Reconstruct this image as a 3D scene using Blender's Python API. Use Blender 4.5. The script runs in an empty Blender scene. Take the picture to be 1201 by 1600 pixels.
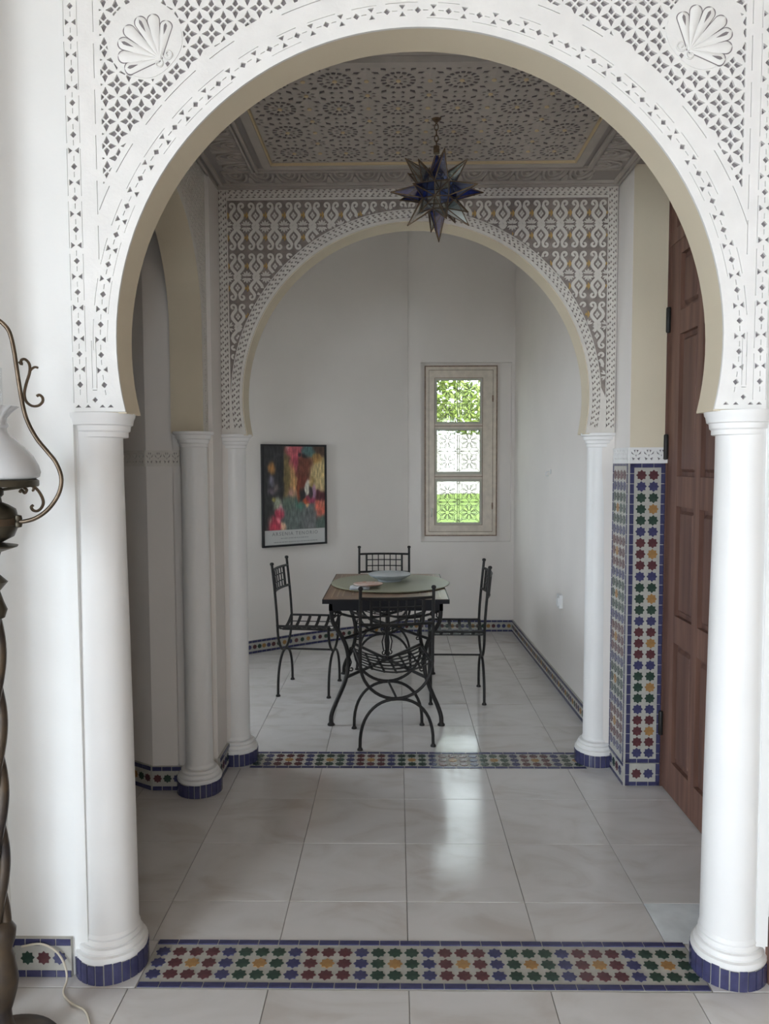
import bpy, bmesh, math, random
from math import sin, cos, pi, radians, sqrt, atan2, hypot
from mathutils import Vector, Matrix
from mathutils import noise
from mathutils.geometry import delaunay_2d_cdt

random.seed(7)
S = bpy.context.scene
COL = S.collection

# ------------------------------------------------------------------ camera
PITCH, YAW, ROLL = radians(3.61), radians(0.9), radians(-0.19)
fw = Vector((-sin(YAW)*cos(PITCH), cos(YAW)*cos(PITCH), -sin(PITCH)))
rt = Vector((cos(YAW), sin(YAW), 0))
up = rt.cross(fw)
rt2 = cos(ROLL)*rt + sin(ROLL)*up
up2 = -sin(ROLL)*rt + cos(ROLL)*up
cam = bpy.data.cameras.new('camera')
cam.sensor_fit = 'VERTICAL'
cam.sensor_height = 24.0
cam.lens = 24.0*1196.0/1600.0
cam.clip_start = 0.02
cam.clip_end = 200
camo = bpy.data.objects.new('camera', cam)
COL.objects.link(camo)
M = Matrix((rt2, up2, -fw)).transposed().to_4x4()
M.translation = Vector((0, 0, 1.489))
camo.matrix_world = M
S.camera = camo

# ------------------------------------------------------------------ light and exposure
S.view_settings.view_transform = 'Standard'
S.view_settings.look = 'None'
S.view_settings.gamma = 1.0
S.view_settings.use_curve_mapping = False
S.view_settings.exposure = 0.45
W = bpy.data.worlds.new('sky')
S.world = W
W.use_nodes = True
bg = W.node_tree.nodes['Background']
bg.inputs[0].default_value = (0.80, 0.90, 1.0, 1)
SKY = 13.0
bg.inputs[1].default_value = SKY
sun = bpy.data.lights.new('sun', 'SUN')
sun.energy = 14.0
sun.angle = radians(0.6)
sun.color = (1.0, 0.93, 0.80)
suno = bpy.data.objects.new('sun', sun)
COL.objects.link(suno)
suno.rotation_euler = Vector((-0.75, 0.28, -0.60)).to_track_quat('-Z', 'Y').to_euler()


def portal(loc, direction, w, h):
    l = bpy.data.lights.new('daylight_portal', 'AREA')
    l.shape = 'RECTANGLE'
    l.size, l.size_y = w, h
    l.cycles.is_portal = True
    o = bpy.data.objects.new('daylight_portal', l)
    COL.objects.link(o)
    o.location = loc
    o.rotation_euler = Vector(direction).to_track_quat('-Z', 'Z' if abs(direction[2]) < .5 else 'Y').to_euler()


# main room openings (x0, x1, z0, z1) in the wall behind the camera
BACK_Y = -4.5
OPEN_BACK = [(-1.1, -0.2, 0.90, 2.50), (1.1, 1.8, 0.90, 2.50)]
for a, b, c, d in OPEN_BACK:
    portal(((a+b)/2, BACK_Y-0.1, (c+d)/2), (0, 1, 0), b-a, d-c)
OPEN_LEFT = (-3.9, -0.7, 0.45, 2.95)                      # tall glazed opening in the left salon wall (y0, y1, z0, z1)
portal((-2.85, (OPEN_LEFT[0]+OPEN_LEFT[1])/2, (OPEN_LEFT[2]+OPEN_LEFT[3])/2), (1, 0, 0), OPEN_LEFT[1]-OPEN_LEFT[0], OPEN_LEFT[3]-OPEN_LEFT[2])
portal((-1.97-0.1, 4.61, 1.40), (1, 0, 0), 0.60, 1.1)      # alcove side window (hidden)
portal((0.566, 6.92, 1.595), (0, -1, 0), 0.56, 1.42)      # alcove window in view


# ------------------------------------------------------------------ materials
def mat(name, col, rough=0.6, metal=0.0, noise=0.0, nscale=8.0, col2=None, bump=0.0, bscale=40.0, spec=0.5, trans=0.0, ior=1.45, alpha=1.0, coords='Object', coat=0.0):
    m = bpy.data.materials.new(name)
    m.use_nodes = True
    nt = m.node_tree
    b = nt.nodes['Principled BSDF']
    b.inputs['Base Color'].default_value = (*col, 1)
    b.inputs['Roughness'].default_value = rough
    b.inputs['Metallic'].default_value = metal
    b.inputs['Specular IOR Level'].default_value = spec
    b.inputs['Transmission Weight'].default_value = trans
    b.inputs['IOR'].default_value = ior
    b.inputs['Alpha'].default_value = alpha
    b.inputs['Coat Weight'].default_value = coat
    tc = nt.nodes.new('ShaderNodeTexCoord')
    if noise > 0 or col2:
        n = nt.nodes.new('ShaderNodeTexNoise')
        n.inputs['Scale'].default_value = nscale
        n.inputs['Detail'].default_value = 6
        nt.links.new(tc.outputs[coords], n.inputs['Vector'])
        r = nt.nodes.new('ShaderNodeValToRGB')
        c2 = col2 or tuple(max(0, c*(1-noise)) for c in col)
        r.color_ramp.elements[0].position = 0.35
        r.color_ramp.elements[1].position = 0.68
        r.color_ramp.elements[0].color = (*c2, 1)
        r.color_ramp.elements[1].color = (*col, 1)
        nt.links.new(n.outputs['Fac'], r.inputs['Fac'])
        nt.links.new(r.outputs['Color'], b.inputs['Base Color'])
    if bump > 0:
        n2 = nt.nodes.new('ShaderNodeTexNoise')
        n2.inputs['Scale'].default_value = bscale
        n2.inputs['Detail'].default_value = 4
        nt.links.new(tc.outputs[coords], n2.inputs['Vector'])
        bp = nt.nodes.new('ShaderNodeBump')
        bp.inputs['Strength'].default_value = bump
        bp.inputs['Distance'].default_value = 0.004
        nt.links.new(n2.outputs['Fac'], bp.inputs['Height'])
        nt.links.new(bp.outputs['Normal'], b.inputs['Normal'])
    return m


def marble_mat():
    m = mat('marble_tile', (0.60, 0.57, 0.545), rough=0.14, spec=0.5)
    nt = m.node_tree
    b = nt.nodes['Principled BSDF']
    g = nt.nodes.new('ShaderNodeNewGeometry')
    oi = nt.nodes.new('ShaderNodeObjectInfo')
    add = nt.nodes.new('ShaderNodeVectorMath')
    add.operation = 'ADD'
    sc = nt.nodes.new('ShaderNodeVectorMath')
    sc.operation = 'SCALE'
    comb = nt.nodes.new('ShaderNodeCombineXYZ')
    for k in range(3):
        nt.links.new(oi.outputs['Random'], comb.inputs[k])
    nt.links.new(comb.outputs[0], sc.inputs[0])
    sc.inputs['Scale'].default_value = 37.0
    nt.links.new(g.outputs['Position'], add.inputs[0])
    nt.links.new(sc.outputs[0], add.inputs[1])
    mp = nt.nodes.new('ShaderNodeMapping')
    mp.inputs['Rotation'].default_value = (0, 0, 0.6)
    mp.inputs['Scale'].default_value = (1.3, 2.2, 1)
    nt.links.new(add.outputs[0], mp.inputs['Vector'])
    n = nt.nodes.new('ShaderNodeTexNoise')
    n.inputs['Scale'].default_value = 2.2
    n.inputs['Detail'].default_value = 8
    n.inputs['Distortion'].default_value = 1.4
    nt.links.new(mp.outputs[0], n.inputs['Vector'])
    r = nt.nodes.new('ShaderNodeValToRGB')
    e = r.color_ramp.elements
    e[0].position, e[0].color = 0.30, (0.53, 0.49, 0.455, 1)
    e[1].position, e[1].color = 0.62, (0.645, 0.62, 0.60, 1)
    x = e.new(0.47)
    x.color = (0.61, 0.585, 0.56, 1)
    nt.links.new(n.outputs['Fac'], r.inputs['Fac'])
    nt.links.new(r.outputs['Color'], b.inputs['Base Color'])
    return m


def wood_mat(name, c1, c2, stretch=(14, 14, 1.0), rough=0.55):
    m = mat(name, c1, rough=rough)
    nt = m.node_tree
    b = nt.nodes['Principled BSDF']
    tc = nt.nodes.new('ShaderNodeTexCoord')
    mp = nt.nodes.new('ShaderNodeMapping')
    mp.inputs['Scale'].default_value = stretch
    nt.links.new(tc.outputs['Object'], mp.inputs['Vector'])
    n = nt.nodes.new('ShaderNodeTexNoise')
    n.inputs['Scale'].default_value = 2.0
    n.inputs['Detail'].default_value = 8
    nt.links.new(mp.outputs[0], n.inputs['Vector'])
    r = nt.nodes.new('ShaderNodeValToRGB')
    r.color_ramp.elements[0].position = 0.35
    r.color_ramp.elements[1].position = 0.65
    r.color_ramp.elements[0].color = (*c2, 1)
    r.color_ramp.elements[1].color = (*c1, 1)
    nt.links.new(n.outputs['Fac'], r.inputs['Fac'])
    nt.links.new(r.outputs['Color'], b.inputs['Base Color'])
    return m


def glass_mat(name, tint, mixf=0.12, rough=0.05):
    m = bpy.data.materials.new(name)
    m.use_nodes = True
    nt = m.node_tree
    nt.nodes.remove(nt.nodes['Principled BSDF'])
    out = nt.nodes['Material Output']
    t = nt.nodes.new('ShaderNodeBsdfTransparent')
    t.inputs[0].default_value = (*tint, 1)
    g = nt.nodes.new('ShaderNodeBsdfGlossy')
    g.inputs['Roughness'].default_value = rough
    mx = nt.nodes.new('ShaderNodeMixShader')
    mx.inputs[0].default_value = mixf
    nt.links.new(t.outputs[0], mx.inputs[1])
    nt.links.new(g.outputs[0], mx.inputs[2])
    nt.links.new(mx.outputs[0], out.inputs['Surface'])
    return m


PL = mat('white_plaster', (0.79, 0.785, 0.765), rough=0.8, noise=0.04, nscale=3, bump=0.10, bscale=60, spec=0.25)
CARVE = mat('carved_white_plaster', (0.81, 0.80, 0.775), rough=0.75, noise=0.06, nscale=14, bump=0.15, bscale=120, spec=0.25)
COLW = mat('column_gloss_white', (0.82, 0.81, 0.79), rough=0.42, noise=0.03, nscale=5, bump=0.05, bscale=50)
WALLA = mat('alcove_white_paint', (0.80, 0.755, 0.71), rough=0.85, noise=0.05, nscale=2, bump=0.06, bscale=50, spec=0.2)
BEIGE = mat('beige_soffit_paint', (0.72, 0.635, 0.485), rough=0.7, noise=0.05, nscale=3, bump=0.05, bscale=60, spec=0.25)
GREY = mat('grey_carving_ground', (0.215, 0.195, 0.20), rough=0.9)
BROWN = mat('brown_carving_ground', (0.33, 0.28, 0.25), rough=0.9, noise=0.3, nscale=30)
FARW = mat('aged_white_carving', (0.73, 0.69, 0.63), rough=0.8, noise=0.08, nscale=20, bump=0.1, bscale=100, spec=0.2)
OCHRE_P = mat('ochre_carving_paint', (0.52, 0.34, 0.13), rough=0.8)
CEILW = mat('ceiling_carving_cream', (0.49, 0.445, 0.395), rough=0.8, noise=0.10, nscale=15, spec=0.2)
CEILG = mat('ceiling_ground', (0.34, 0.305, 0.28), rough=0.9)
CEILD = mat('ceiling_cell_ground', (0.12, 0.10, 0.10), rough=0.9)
YEL = mat('ceiling_yellow_line', (0.60, 0.48, 0.29), rough=0.7)
MARBLE = marble_mat()
PATCH = mat('patched_grey_tile', (0.78, 0.81, 0.82), rough=0.6, noise=0.18, nscale=12)
GROUT = mat('floor_grout', (0.33, 0.31, 0.29), rough=0.9)
TGROUT = mat('mosaic_ground', (0.45, 0.435, 0.39), rough=0.4, noise=0.12, nscale=30)
TBLUE = mat('blue_glazed_tile', (0.058, 0.059, 0.138), rough=0.2, noise=0.25, nscale=40)
TMAR = mat('maroon_glazed_tile', (0.115, 0.042, 0.047), rough=0.2, noise=0.25, nscale=40)
TGRN = mat('green_glazed_tile', (0.035, 0.065, 0.048), rough=0.2, noise=0.25, nscale=40)
TOCH = mat('ochre_glazed_tile', (0.36, 0.20, 0.075), rough=0.25, noise=0.2, nscale=40)
IRON = mat('black_wrought_iron', (0.028, 0.026, 0.025), rough=0.5, metal=0.3, noise=0.3, nscale=60)
WOODD = wood_mat('reddish_door_wood', (0.20, 0.105, 0.075), (0.125, 0.062, 0.046))
WOODD2 = wood_mat('darker_door_panel_wood', (0.165, 0.085, 0.062), (0.105, 0.052, 0.04))
WOODT = wood_mat('table_brown_top', (0.22, 0.13, 0.075), (0.13, 0.075, 0.045), (10, 1.5, 10), rough=0.35)
WOODT2 = mat('table_inlay_line', (0.33, 0.22, 0.13), rough=0.35, noise=0.2, nscale=60)
DARKE = mat('table_dark_edge', (0.016, 0.016, 0.02), rough=0.6, spec=.3)
FRAMEW = mat('window_cream_paint', (0.76, 0.68, 0.58), rough=0.55, noise=0.15, nscale=18, bump=0.1, bscale=60)
FRAMEB = mat('window_worn_brown_edge', (0.34, 0.235, 0.165), rough=0.7, noise=0.4, nscale=40)
GRILLE = mat('window_grille_grey', (0.16, 0.17, 0.12), rough=0.6)
PANE = glass_mat('window_pane_glass', (0.78, 0.79, 0.76), 0.06)
BRASS = mat('aged_brass', (0.17, 0.125, 0.085), rough=0.36, metal=0.75, noise=0.5, nscale=20)
DBRASS = mat('dark_brass', (0.10, 0.085, 0.06), rough=0.4, metal=0.7, noise=0.4, nscale=20)
TWIST = mat('brown_gilded_pole', (0.10, 0.07, 0.042), rough=0.42, metal=0.35, col2=(0.04, 0.032, 0.03), nscale=12)
OPAL = mat('opal_white_glass', (0.72, 0.725, 0.73), rough=0.22, trans=0.15)
CHIM = glass_mat('clear_chimney_glass', (0.93, 0.94, 0.95), 0.08)
BLUEG = glass_mat('blue_lantern_glass', (0.12, 0.20, 0.62), 0.13, 0.12)
CLEARG = glass_mat('clear_lantern_glass', (0.74, 0.77, 0.76), 0.22, 0.12)
RIBG = mat('ribbed_pale_glass', (0.55, 0.60, 0.58), rough=0.2, spec=0.6)
SOLDER = mat('copper_solder', (0.17, 0.115, 0.07), rough=0.4, metal=0.6, noise=0.5, nscale=80)
CORD = mat('cream_cord', (0.58, 0.52, 0.42), rough=0.6)
PLASTIC = mat('white_plastic', (0.75, 0.75, 0.74), rough=0.4)
POSTFRAME = mat('black_poster_frame', (0.02, 0.02, 0.022), rough=0.4)
PAPER = mat('poster_paper', (0.60, 0.60, 0.58), rough=0.5)
INK = mat('poster_grey_ink', (0.20, 0.21, 0.21), rough=0.6)
MATG = mat('sage_table_mat', (0.36, 0.36, 0.25), rough=0.35, noise=0.1, nscale=10)
CERA = mat('grey_blue_ceramic', (0.44, 0.48, 0.51), rough=0.25, noise=0.1, nscale=20)
CERB = mat('bowl_inner_grey', (0.075, 0.078, 0.09), rough=0.4, noise=0.25, nscale=30)
PINK = mat('pink_patterned_dish', (0.55, 0.31, 0.23), rough=0.4, col2=(0.62, 0.52, 0.46), nscale=40)
NAPK = mat('white_napkin', (0.72, 0.74, 0.78), rough=0.8)
GRASS = mat('lawn_green', (0.060, 0.10, 0.006), rough=0.9, noise=0.35, nscale=3)
LEAF = mat('leaf_green', (0.105, 0.150, 0.010), rough=0.7, noise=0.4, nscale=2)
BARK = mat('bark_brown', (0.12, 0.08, 0.05), rough=0.9)
SALON_DIM = mat('warm_salon_low_bounce', (0.36, 0.29, 0.23), rough=0.9)  # unseen front-room shell, colour darkened to cut the light it bounces
GWALL = mat('garden_white_wall', (0.32, 0.30, 0.29), rough=0.9)


# ------------------------------------------------------------------ helpers
class MB:
    def __init__(self):
        self.v, self.f, self.mi = [], [], []

    def add(self, vs, fs, m=0):
        b = len(self.v)
        self.v += [tuple(p) for p in vs]
        for f in fs:
            self.f.append(tuple(i+b for i in f))
            self.mi.append(m)

    def box(self, x0, x1, y0, y1, z0, z1, m=0):
        self.add([(x0, y0, z0), (x1, y0, z0), (x1, y1, z0), (x0, y1, z0), (x0, y0, z1), (x1, y0, z1), (x1, y1, z1), (x0, y1, z1)],
                 [(0, 3, 2, 1), (4, 5, 6, 7), (0, 1, 5, 4), (1, 2, 6, 5), (2, 3, 7, 6), (3, 0, 4, 7)], m)

    def prism(self, poly, fmap, d0, d1, m=0):
        """extrude a simple (convex or star-like) polygon"""
        n = len(poly)
        vs = [fmap(u, v, d0) for u, v in poly]+[fmap(u, v, d1) for u, v in poly]
        fs = [tuple(range(n)), tuple(range(2*n-1, n-1, -1))]
        fs += [(i, i+n, (i+1) % n+n, (i+1) % n) for i in range(n)]
        self.add(vs, fs, m)

    def ribbon(self, path, w, fmap, d0, d1, m=0, keep=None):
        """flat strip of width w along a 2D path, extruded d0..d1"""
        n = len(path)
        L, R = [], []
        for i, (u, v) in enumerate(path):
            a = path[max(i-1, 0)]
            b = path[min(i+1, n-1)]
            du, dv = b[0]-a[0], b[1]-a[1]
            l = hypot(du, dv) or 1
            ww = w(i/(n-1)) if callable(w) else w
            nu, nv = -dv/l*ww/2, du/l*ww/2
            L.append((u+nu, v+nv))
            R.append((u-nu, v-nv))
        for i in range(n-1):
            q = [L[i], L[i+1], R[i+1], R[i]]
            if keep and not all(keep(*p) for p in q):
                continue
            self.prism(q, fmap, d0, d1, m)

    def tube(self, pts, r, n=8, closed=False, m=0):
        pts = [Vector(p) for p in pts]
        k = len(pts)
        rr = r if callable(r) else (lambda t: r)
        tang = []
        for i in range(k):
            if closed:
                t = pts[(i+1) % k]-pts[i-1]
            else:
                t = pts[min(i+1, k-1)]-pts[max(i-1, 0)]
            tang.append(t.normalized() if t.length > 1e-9 else Vector((0, 0, 1)))
        ref = Vector((0, 0, 1)) if abs(tang[0].z) < .9 else Vector((1, 0, 0))
        nrm = tang[0].cross(ref).normalized()
        vs = []
        for i in range(k):
            nrm = (nrm-tang[i]*nrm.dot(tang[i]))
            nrm = nrm.normalized() if nrm.length > 1e-6 else tang[i].orthogonal().normalized()
            bn = tang[i].cross(nrm)
            ra = rr(i/max(1, k-1))
            for j in range(n):
                a = 2*pi*j/n
                vs.append(pts[i]+nrm*cos(a)*ra+bn*sin(a)*ra)
        fs = []
        for i in range(k if closed else k-1):
            i2 = (i+1) % k
            for j in range(n):
                j2 = (j+1) % n
                fs.append((i*n+j, i*n+j2, i2*n+j2, i2*n+j))
        if not closed:
            fs.append(tuple(range(n-1, -1, -1)))
            fs.append(tuple(range((k-1)*n, k*n)))
        self.add(vs, fs, m)

    def lathe(self, prof, n=32, c=(0, 0, 0), a0=0, a1=2*pi, m=0, rad=None):
        full = abs(a1-a0-2*pi) < 1e-6
        steps = n if full else n+1
        vs = []
        for r, z in prof:
            for j in range(steps):
                a = a0+(a1-a0)*j/n
                q = r*(rad(a, z) if rad else 1)
                vs.append((c[0]+q*cos(a), c[1]+q*sin(a), c[2]+z))
        fs = []
        for i in range(len(prof)-1):
            for j in range(n):
                j2 = (j+1) % steps
                fs.append((i*steps+j, i*steps+j2, (i+1)*steps+j2, (i+1)*steps+j))
        if full:
            if prof[0][0] > 1e-4:
                fs.append(tuple(range(steps-1, -1, -1)))
            if prof[-1][0] > 1e-4:
                fs.append(tuple(range((len(prof)-1)*steps, len(prof)*steps)))
        self.add(vs, fs, m)

    def mesh(self, name, mats, smooth=0):
        me = bpy.data.meshes.new(name)
        me.from_pydata(self.v, [], self.f)
        if not isinstance(mats, (list, tuple)):
            mats = [mats]
        for x in mats:
            me.materials.append(x)
        if len(mats) > 1:
            me.polygons.foreach_set('material_index', self.mi)
        if smooth:
            me.polygons.foreach_set('use_smooth', [True]*len(me.polygons))
            me.set_sharp_from_angle(angle=radians(smooth))
        me.update()
        return me

    def build(self, name, mats, parent=None, smooth=0, loc=None):
        return put(self.mesh(name, mats, smooth), name, parent, loc)


def put(me, name, parent=None, loc=None, rot=None, scale=None):
    o = bpy.data.objects.new(name, me)
    COL.objects.link(o)
    o.parent = parent
    if loc is not None:
        o.location = loc
    if rot is not None:
        o.rotation_euler = rot
    if scale is not None:
        o.scale = scale
    return o


def tag(o, label, cat, group=None, kind=None):
    o['label'] = label
    o['category'] = cat
    if group:
        o['group'] = group
    if kind:
        o['kind'] = kind
    return o


def empty(name, loc=(0, 0, 0), rz=0.0):
    o = bpy.data.objects.new(name, None)
    COL.objects.link(o)
    o.empty_display_size = 0.1
    o.location = loc
    o.rotation_euler = (0, 0, rz)
    return o


def struct(o, label, cat):
    return tag(o, label, cat, kind='structure')


def copy_tree(o, parent=None):
    c = o.copy()
    COL.objects.link(c)
    c.parent = parent
    for ch in list(o.children):
        copy_tree(ch, c)
    return c


FY = lambda u, v, d: (u, d, v)          # facade in the XZ plane, d = Y
FX = lambda u, v, d: (d, u, v)          # wall in the YZ plane, d = X
FZ = lambda u, v, d: (u, v, d)          # floor or ceiling, d = Z


def clip(poly, half):
    """clip polygon by half plane half=(nx,ny,c): keep nx*x+ny*y >= c"""
    nx, ny, c = half
    out = []
    for i in range(len(poly)):
        p, q = poly[i], poly[(i+1) % len(poly)]
        dp, dq = nx*p[0]+ny*p[1]-c, nx*q[0]+ny*q[1]-c
        if dp >= 0:
            out.append(p)
        if dp*dq < 0:
            t = dp/(dp-dq)
            out.append((p[0]+(q[0]-p[0])*t, p[1]+(q[1]-p[1])*t))
    return out


def area(poly):
    return 0.5*sum(poly[i-1][0]*poly[i][1]-poly[i][0]*poly[i-1][1] for i in range(len(poly)))


def sheet(name, mats, outers, holes, fmap, d0, d1, parent=None, back=True, sides_outer=True):
    """plate(s) with polygonal holes, extruded between d0 (seen face) and d1"""
    vs, faces, edges = [], [], []
    outers = [p if area(p) > 0 else list(reversed(p)) for p in outers]
    holes = [p if area(p) > 0 else list(reversed(p)) for p in holes]
    for poly in outers+holes:
        b = len(vs)
        vs += [Vector(p) for p in poly]
        faces.append(list(range(b, b+len(poly))))
    no = len(outers)
    rv, re, rf, ov, oe, of = delaunay_2d_cdt(vs, [], faces, 1, 1e-6)
    mb = MB()
    keep = []
    for f, ids in zip(rf, of):
        if any(i >= no for i in ids) or not any(i < no for i in ids):
            continue
        keep.append(tuple(f))
    mb.add([fmap(p[0], p[1], d0) for p in rv], keep)
    if back:
        mb.add([fmap(p[0], p[1], d1) for p in rv], [tuple(reversed(f)) for f in keep])
    for k, poly in enumerate(outers+holes):
        if k < no and not sides_outer:
            continue
        n = len(poly)
        mb.add([fmap(u, v, d0) for u, v in poly]+[fmap(u, v, d1) for u, v in poly],
               [(i, (i+1) % n, (i+1) % n+n, i+n) for i in range(n)])
    return mb.build(name, mats, parent)


def arc(cx, cz, r, a0, a1, n):
    return [(cx+r*cos(a0+(a1-a0)*i/n), cz+r*sin(a0+(a1-a0)*i/n)) for i in range(n+1)]


# ------------------------------------------------------------------ mosaic star tiles
def star_poly(R, k=0.74):
    return [((R if i % 2 == 0 else R*k)*cos(pi*i/8), (R if i % 2 == 0 else R*k)*sin(pi*i/8)) for i in range(16)]


STARS = {}


def star_mesh(R, matl, depth=0.004):
    key = (round(R, 5), matl.name)
    if key not in STARS:
        mb = MB()
        P = star_poly(R)
        vs = [(0, 0, depth)]+[(x, y, depth) for x, y in P]+[(x*1.02, y*1.02, 0) for x, y in P]
        fs = [(0, 1+i, 1+(i+1) % 16) for i in range(16)]+[(1+i, 17+i, 17+(i+1) % 16, 1+(i+1) % 16) for i in range(16)]
        mb.add(vs, fs)
        STARS[key] = mb.mesh('star_tile', matl)
    return STARS[key]


BOXES = {}


def box_mesh(name, sx, sy, sz, matl, bev=0.0):
    key = (name, round(sx, 4), round(sy, 4), round(sz, 4), matl.name)
    if key not in BOXES:
        mb = MB()
        if bev:
            b = bev
            vs = [(-sx/2, -sy/2, 0), (sx/2, -sy/2, 0), (sx/2, sy/2, 0), (-sx/2, sy/2, 0),
                  (-sx/2, -sy/2, sz-b), (sx/2, -sy/2, sz-b), (sx/2, sy/2, sz-b), (-sx/2, sy/2, sz-b),
                  (-sx/2+b, -sy/2+b, sz), (sx/2-b, -sy/2+b, sz), (sx/2-b, sy/2-b, sz), (-sx/2+b, sy/2-b, sz)]
            fs = [(0, 3, 2, 1), (8, 9, 10, 11)]
            for i in range(4):
                j = (i+1) % 4
                fs += [(i, j, j+4, i+4), (i+4, j+4, j+8, i+8)]
            mb.add(vs, fs)
        else:
            mb.box(-sx/2, sx/2, -sy/2, sy/2, 0, sz)
        BOXES[key] = mb.mesh(name, matl)
    return BOXES[key]


def frame_of(origin, udir, vdir):
    """matrix whose local x=udir, y=vdir, z=normal"""
    u, v = Vector(udir).normalized(), Vector(vdir).normalized()
    w = u.cross(v)
    m = Matrix((u, v, w)).transposed().to_4x4()
    m.translation = Vector(origin)
    return m


def put_m(me, name, parent, m, u, v, rz=0.0, lift=0.0):
    o = bpy.data.objects.new(name, me)
    COL.objects.link(o)
    o.parent = parent
    o.matrix_local = m @ Matrix.Translation((u, v, lift)) @ Matrix.Rotation(rz, 4, 'Z')
    return o


CM = {'b': TBLUE, 'm': TMAR, 'g': TGRN, 'o': TOCH}


def mosaic_panel(name, parent, m, w, h, rows, pitch_u, pitch_v, u0, v0, R, edges='tb', ew=0.02, el=0.062, thick=0.008):
    """a slab with star tiles and blue edge tiles. rows: list of colour strings bottom row first"""
    mb = MB()
    mb.box(0, w, 0, h, -thick, 0)
    base = put(mb.mesh(name, TGROUT), name, parent)
    base.matrix_local = m
    I = Matrix.Identity(4)
    for j, row in enumerate(rows):
        for i, c in enumerate(row):
            if c in CM:
                put_m(star_mesh(R, CM[c], 0.0022), 'star_tile', base, I, u0+i*pitch_u, v0+j*pitch_v, random.uniform(-.06, .06))
    for e in edges:
        ln = w if e in 'tbc' else h
        n = max(1, round(ln/el))
        step = ln/n
        em = box_mesh('edge_tile', step-0.003, ew-0.003, 0.0028, TBLUE, 0.0008)
        for k in range(n):
            p = (k+.5)*step
            if e == 't':
                put_m(em, 'edge_tile', base, I, p, h-ew/2)
            elif e == 'b':
                put_m(em, 'edge_tile', base, I, p, ew/2)
            elif e == 'l':
                put_m(em, 'edge_tile', base, I, ew/2, p, pi/2)
            elif e == 'r':
                put_m(em, 'edge_tile', base, I, w-ew/2, p, pi/2)
    return base


# ================================================================== FLOOR
fb = MB()
fb.box(-2.9, 3.0, BACK_Y-0.2, 7.2, -0.12, -0.0035)
floor = struct(fb.build('floor', GROUT), 'marble tiled floor running from the foreground to the dining alcove', 'floor')
TX0 = 0.0323
full_tile = None


def lay(x0, x1, y0, y1, yref, n_x=TX0, special=None):
    i0 = math.floor((x0-n_x)/0.4)
    j0 = math.floor((y0-yref)/0.4)
    i = i0
    while n_x+i*0.4 < x1-1e-6:
        j = j0
        while yref+j*0.4 < y1-1e-6:
            a, b = max(x0, n_x+i*0.4), min(x1, n_x+i*0.4+0.4)
            c, d = max(y0, yref+j*0.4), min(y1, yref+j*0.4+0.4)
            if b-a > 0.03 and d-c > 0.03:
                mt = PATCH if special and special(i, j) else MARBLE
                me = box_mesh('floor_tile', b-a-0.0026, d-c-0.0026, 0.0035, mt, 0.0008)
                put(me, 'floor_tile', floor, ((a+b)/2, (c+d)/2, -0.0035))
            j += 1
        i += 1


lay(-2.4, 2.4, -0.32, 2.08, 2.08)                     # main room, tiles the photo could see
lay(-2.2, 1.26, 2.302, 3.662, 2.518, special=lambda i, j: i == 2 and j == -1)
lay(-2.05, 1.12, 3.872, 6.80, 3.872)
for a, b, c, d in ((-1.13, -0.748, 2.082, 2.30), (0.889, 1.30, 2.082, 2.30), (1.30, 2.4, 2.082, 2.14), (-2.2, -0.727, 3.664, 3.70), (-0.95, -0.727, 3.70, 3.87), (0.927, 1.26, 3.664, 3.87), (1.10, 1.26, 3.66, 3.72)):
    put(box_mesh('floor_tile', b-a-.0026, d-c-.0026, .0035, MARBLE, .0008), 'floor_tile', floor, ((a+b)/2, (c+d)/2, -.0035))
rm = MB()
rm.box(-2.9, 3.0, BACK_Y, -0.322, -0.004, 0)
rm.box(-2.9, -2.4, -0.322, 2.08, -0.004, 0)
rm.box(2.4, 3.0, -0.322, 2.08, -0.004, 0)
rm.build('floor_tile_remainder', MARBLE, floor)['kind'] = 'stuff'

# mosaic threshold bands
seqN = 'bmmmbggg'


def band_rows(n, start=0):
    full = ''.join(seqN[(i+start) % 8] for i in range(n))
    mid = ''.join('o' if (i+start) % 8 in (2, 6) else seqN[(i+start) % 8] for i in range(n))
    return [full, mid, full]


mN = frame_of((-0.746, 2.082, 0.0), (1, 0.002, 0), (0, 1, 0))
mosaic_panel('mosaic_border', floor, mN, 1.632, 0.22, band_rows(32), 0.0506, 0.0515, 0.030, 0.0585, 0.0225, 'tb', 0.024, 0.0625)
mF = frame_of((-0.725, 3.664, 0.0), (1, 0, 0), (0, 1, 0))
mosaic_panel('mosaic_border', floor, mF, 1.65, 0.206, band_rows(32, 7), 0.0515, 0.0515, 0.027, 0.0515, 0.0225, 'tb', 0.02, 0.0625)

# ================================================================== NEAR ARCH WALL
ACX, ACZ, AR = 0.060, 1.822, 0.831
SPR = 1.635                     # springing height
YF = 2.122                      # face of the carved plaster
a_spr = math.asin((SPR-ACZ)/AR)
near_arc = arc(ACX, ACZ, AR, a_spr, pi-a_spr, 72)        # right to left over the top


def arch_outline(x0, x1, z1, jl, jr, arcpts, spr, z0=0.0):
    """wall outline with arch opening, counter clockwise"""
    return [(x0, z0), (jl, z0), (jl, spr), arcpts[-1]]+list(reversed(arcpts))[1:-1]+[arcpts[0], (jr, spr), (jr, z0), (x1, z0), (x1, z1), (x0, z1)]


XL, XR = -1.125, 2.7
near_arc_b = arc(ACX, ACZ, AR+.0035, a_spr, pi-a_spr, 72)
wall_front = sheet('wall_front', PL, [arch_outline(-2.7, XR, 3.3, -0.845, 0.965, near_arc_b, SPR)], [], FY, 2.136, 2.245)
struct(wall_front, 'white plaster wall with the large foreground horseshoe arch', 'wall')


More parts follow.
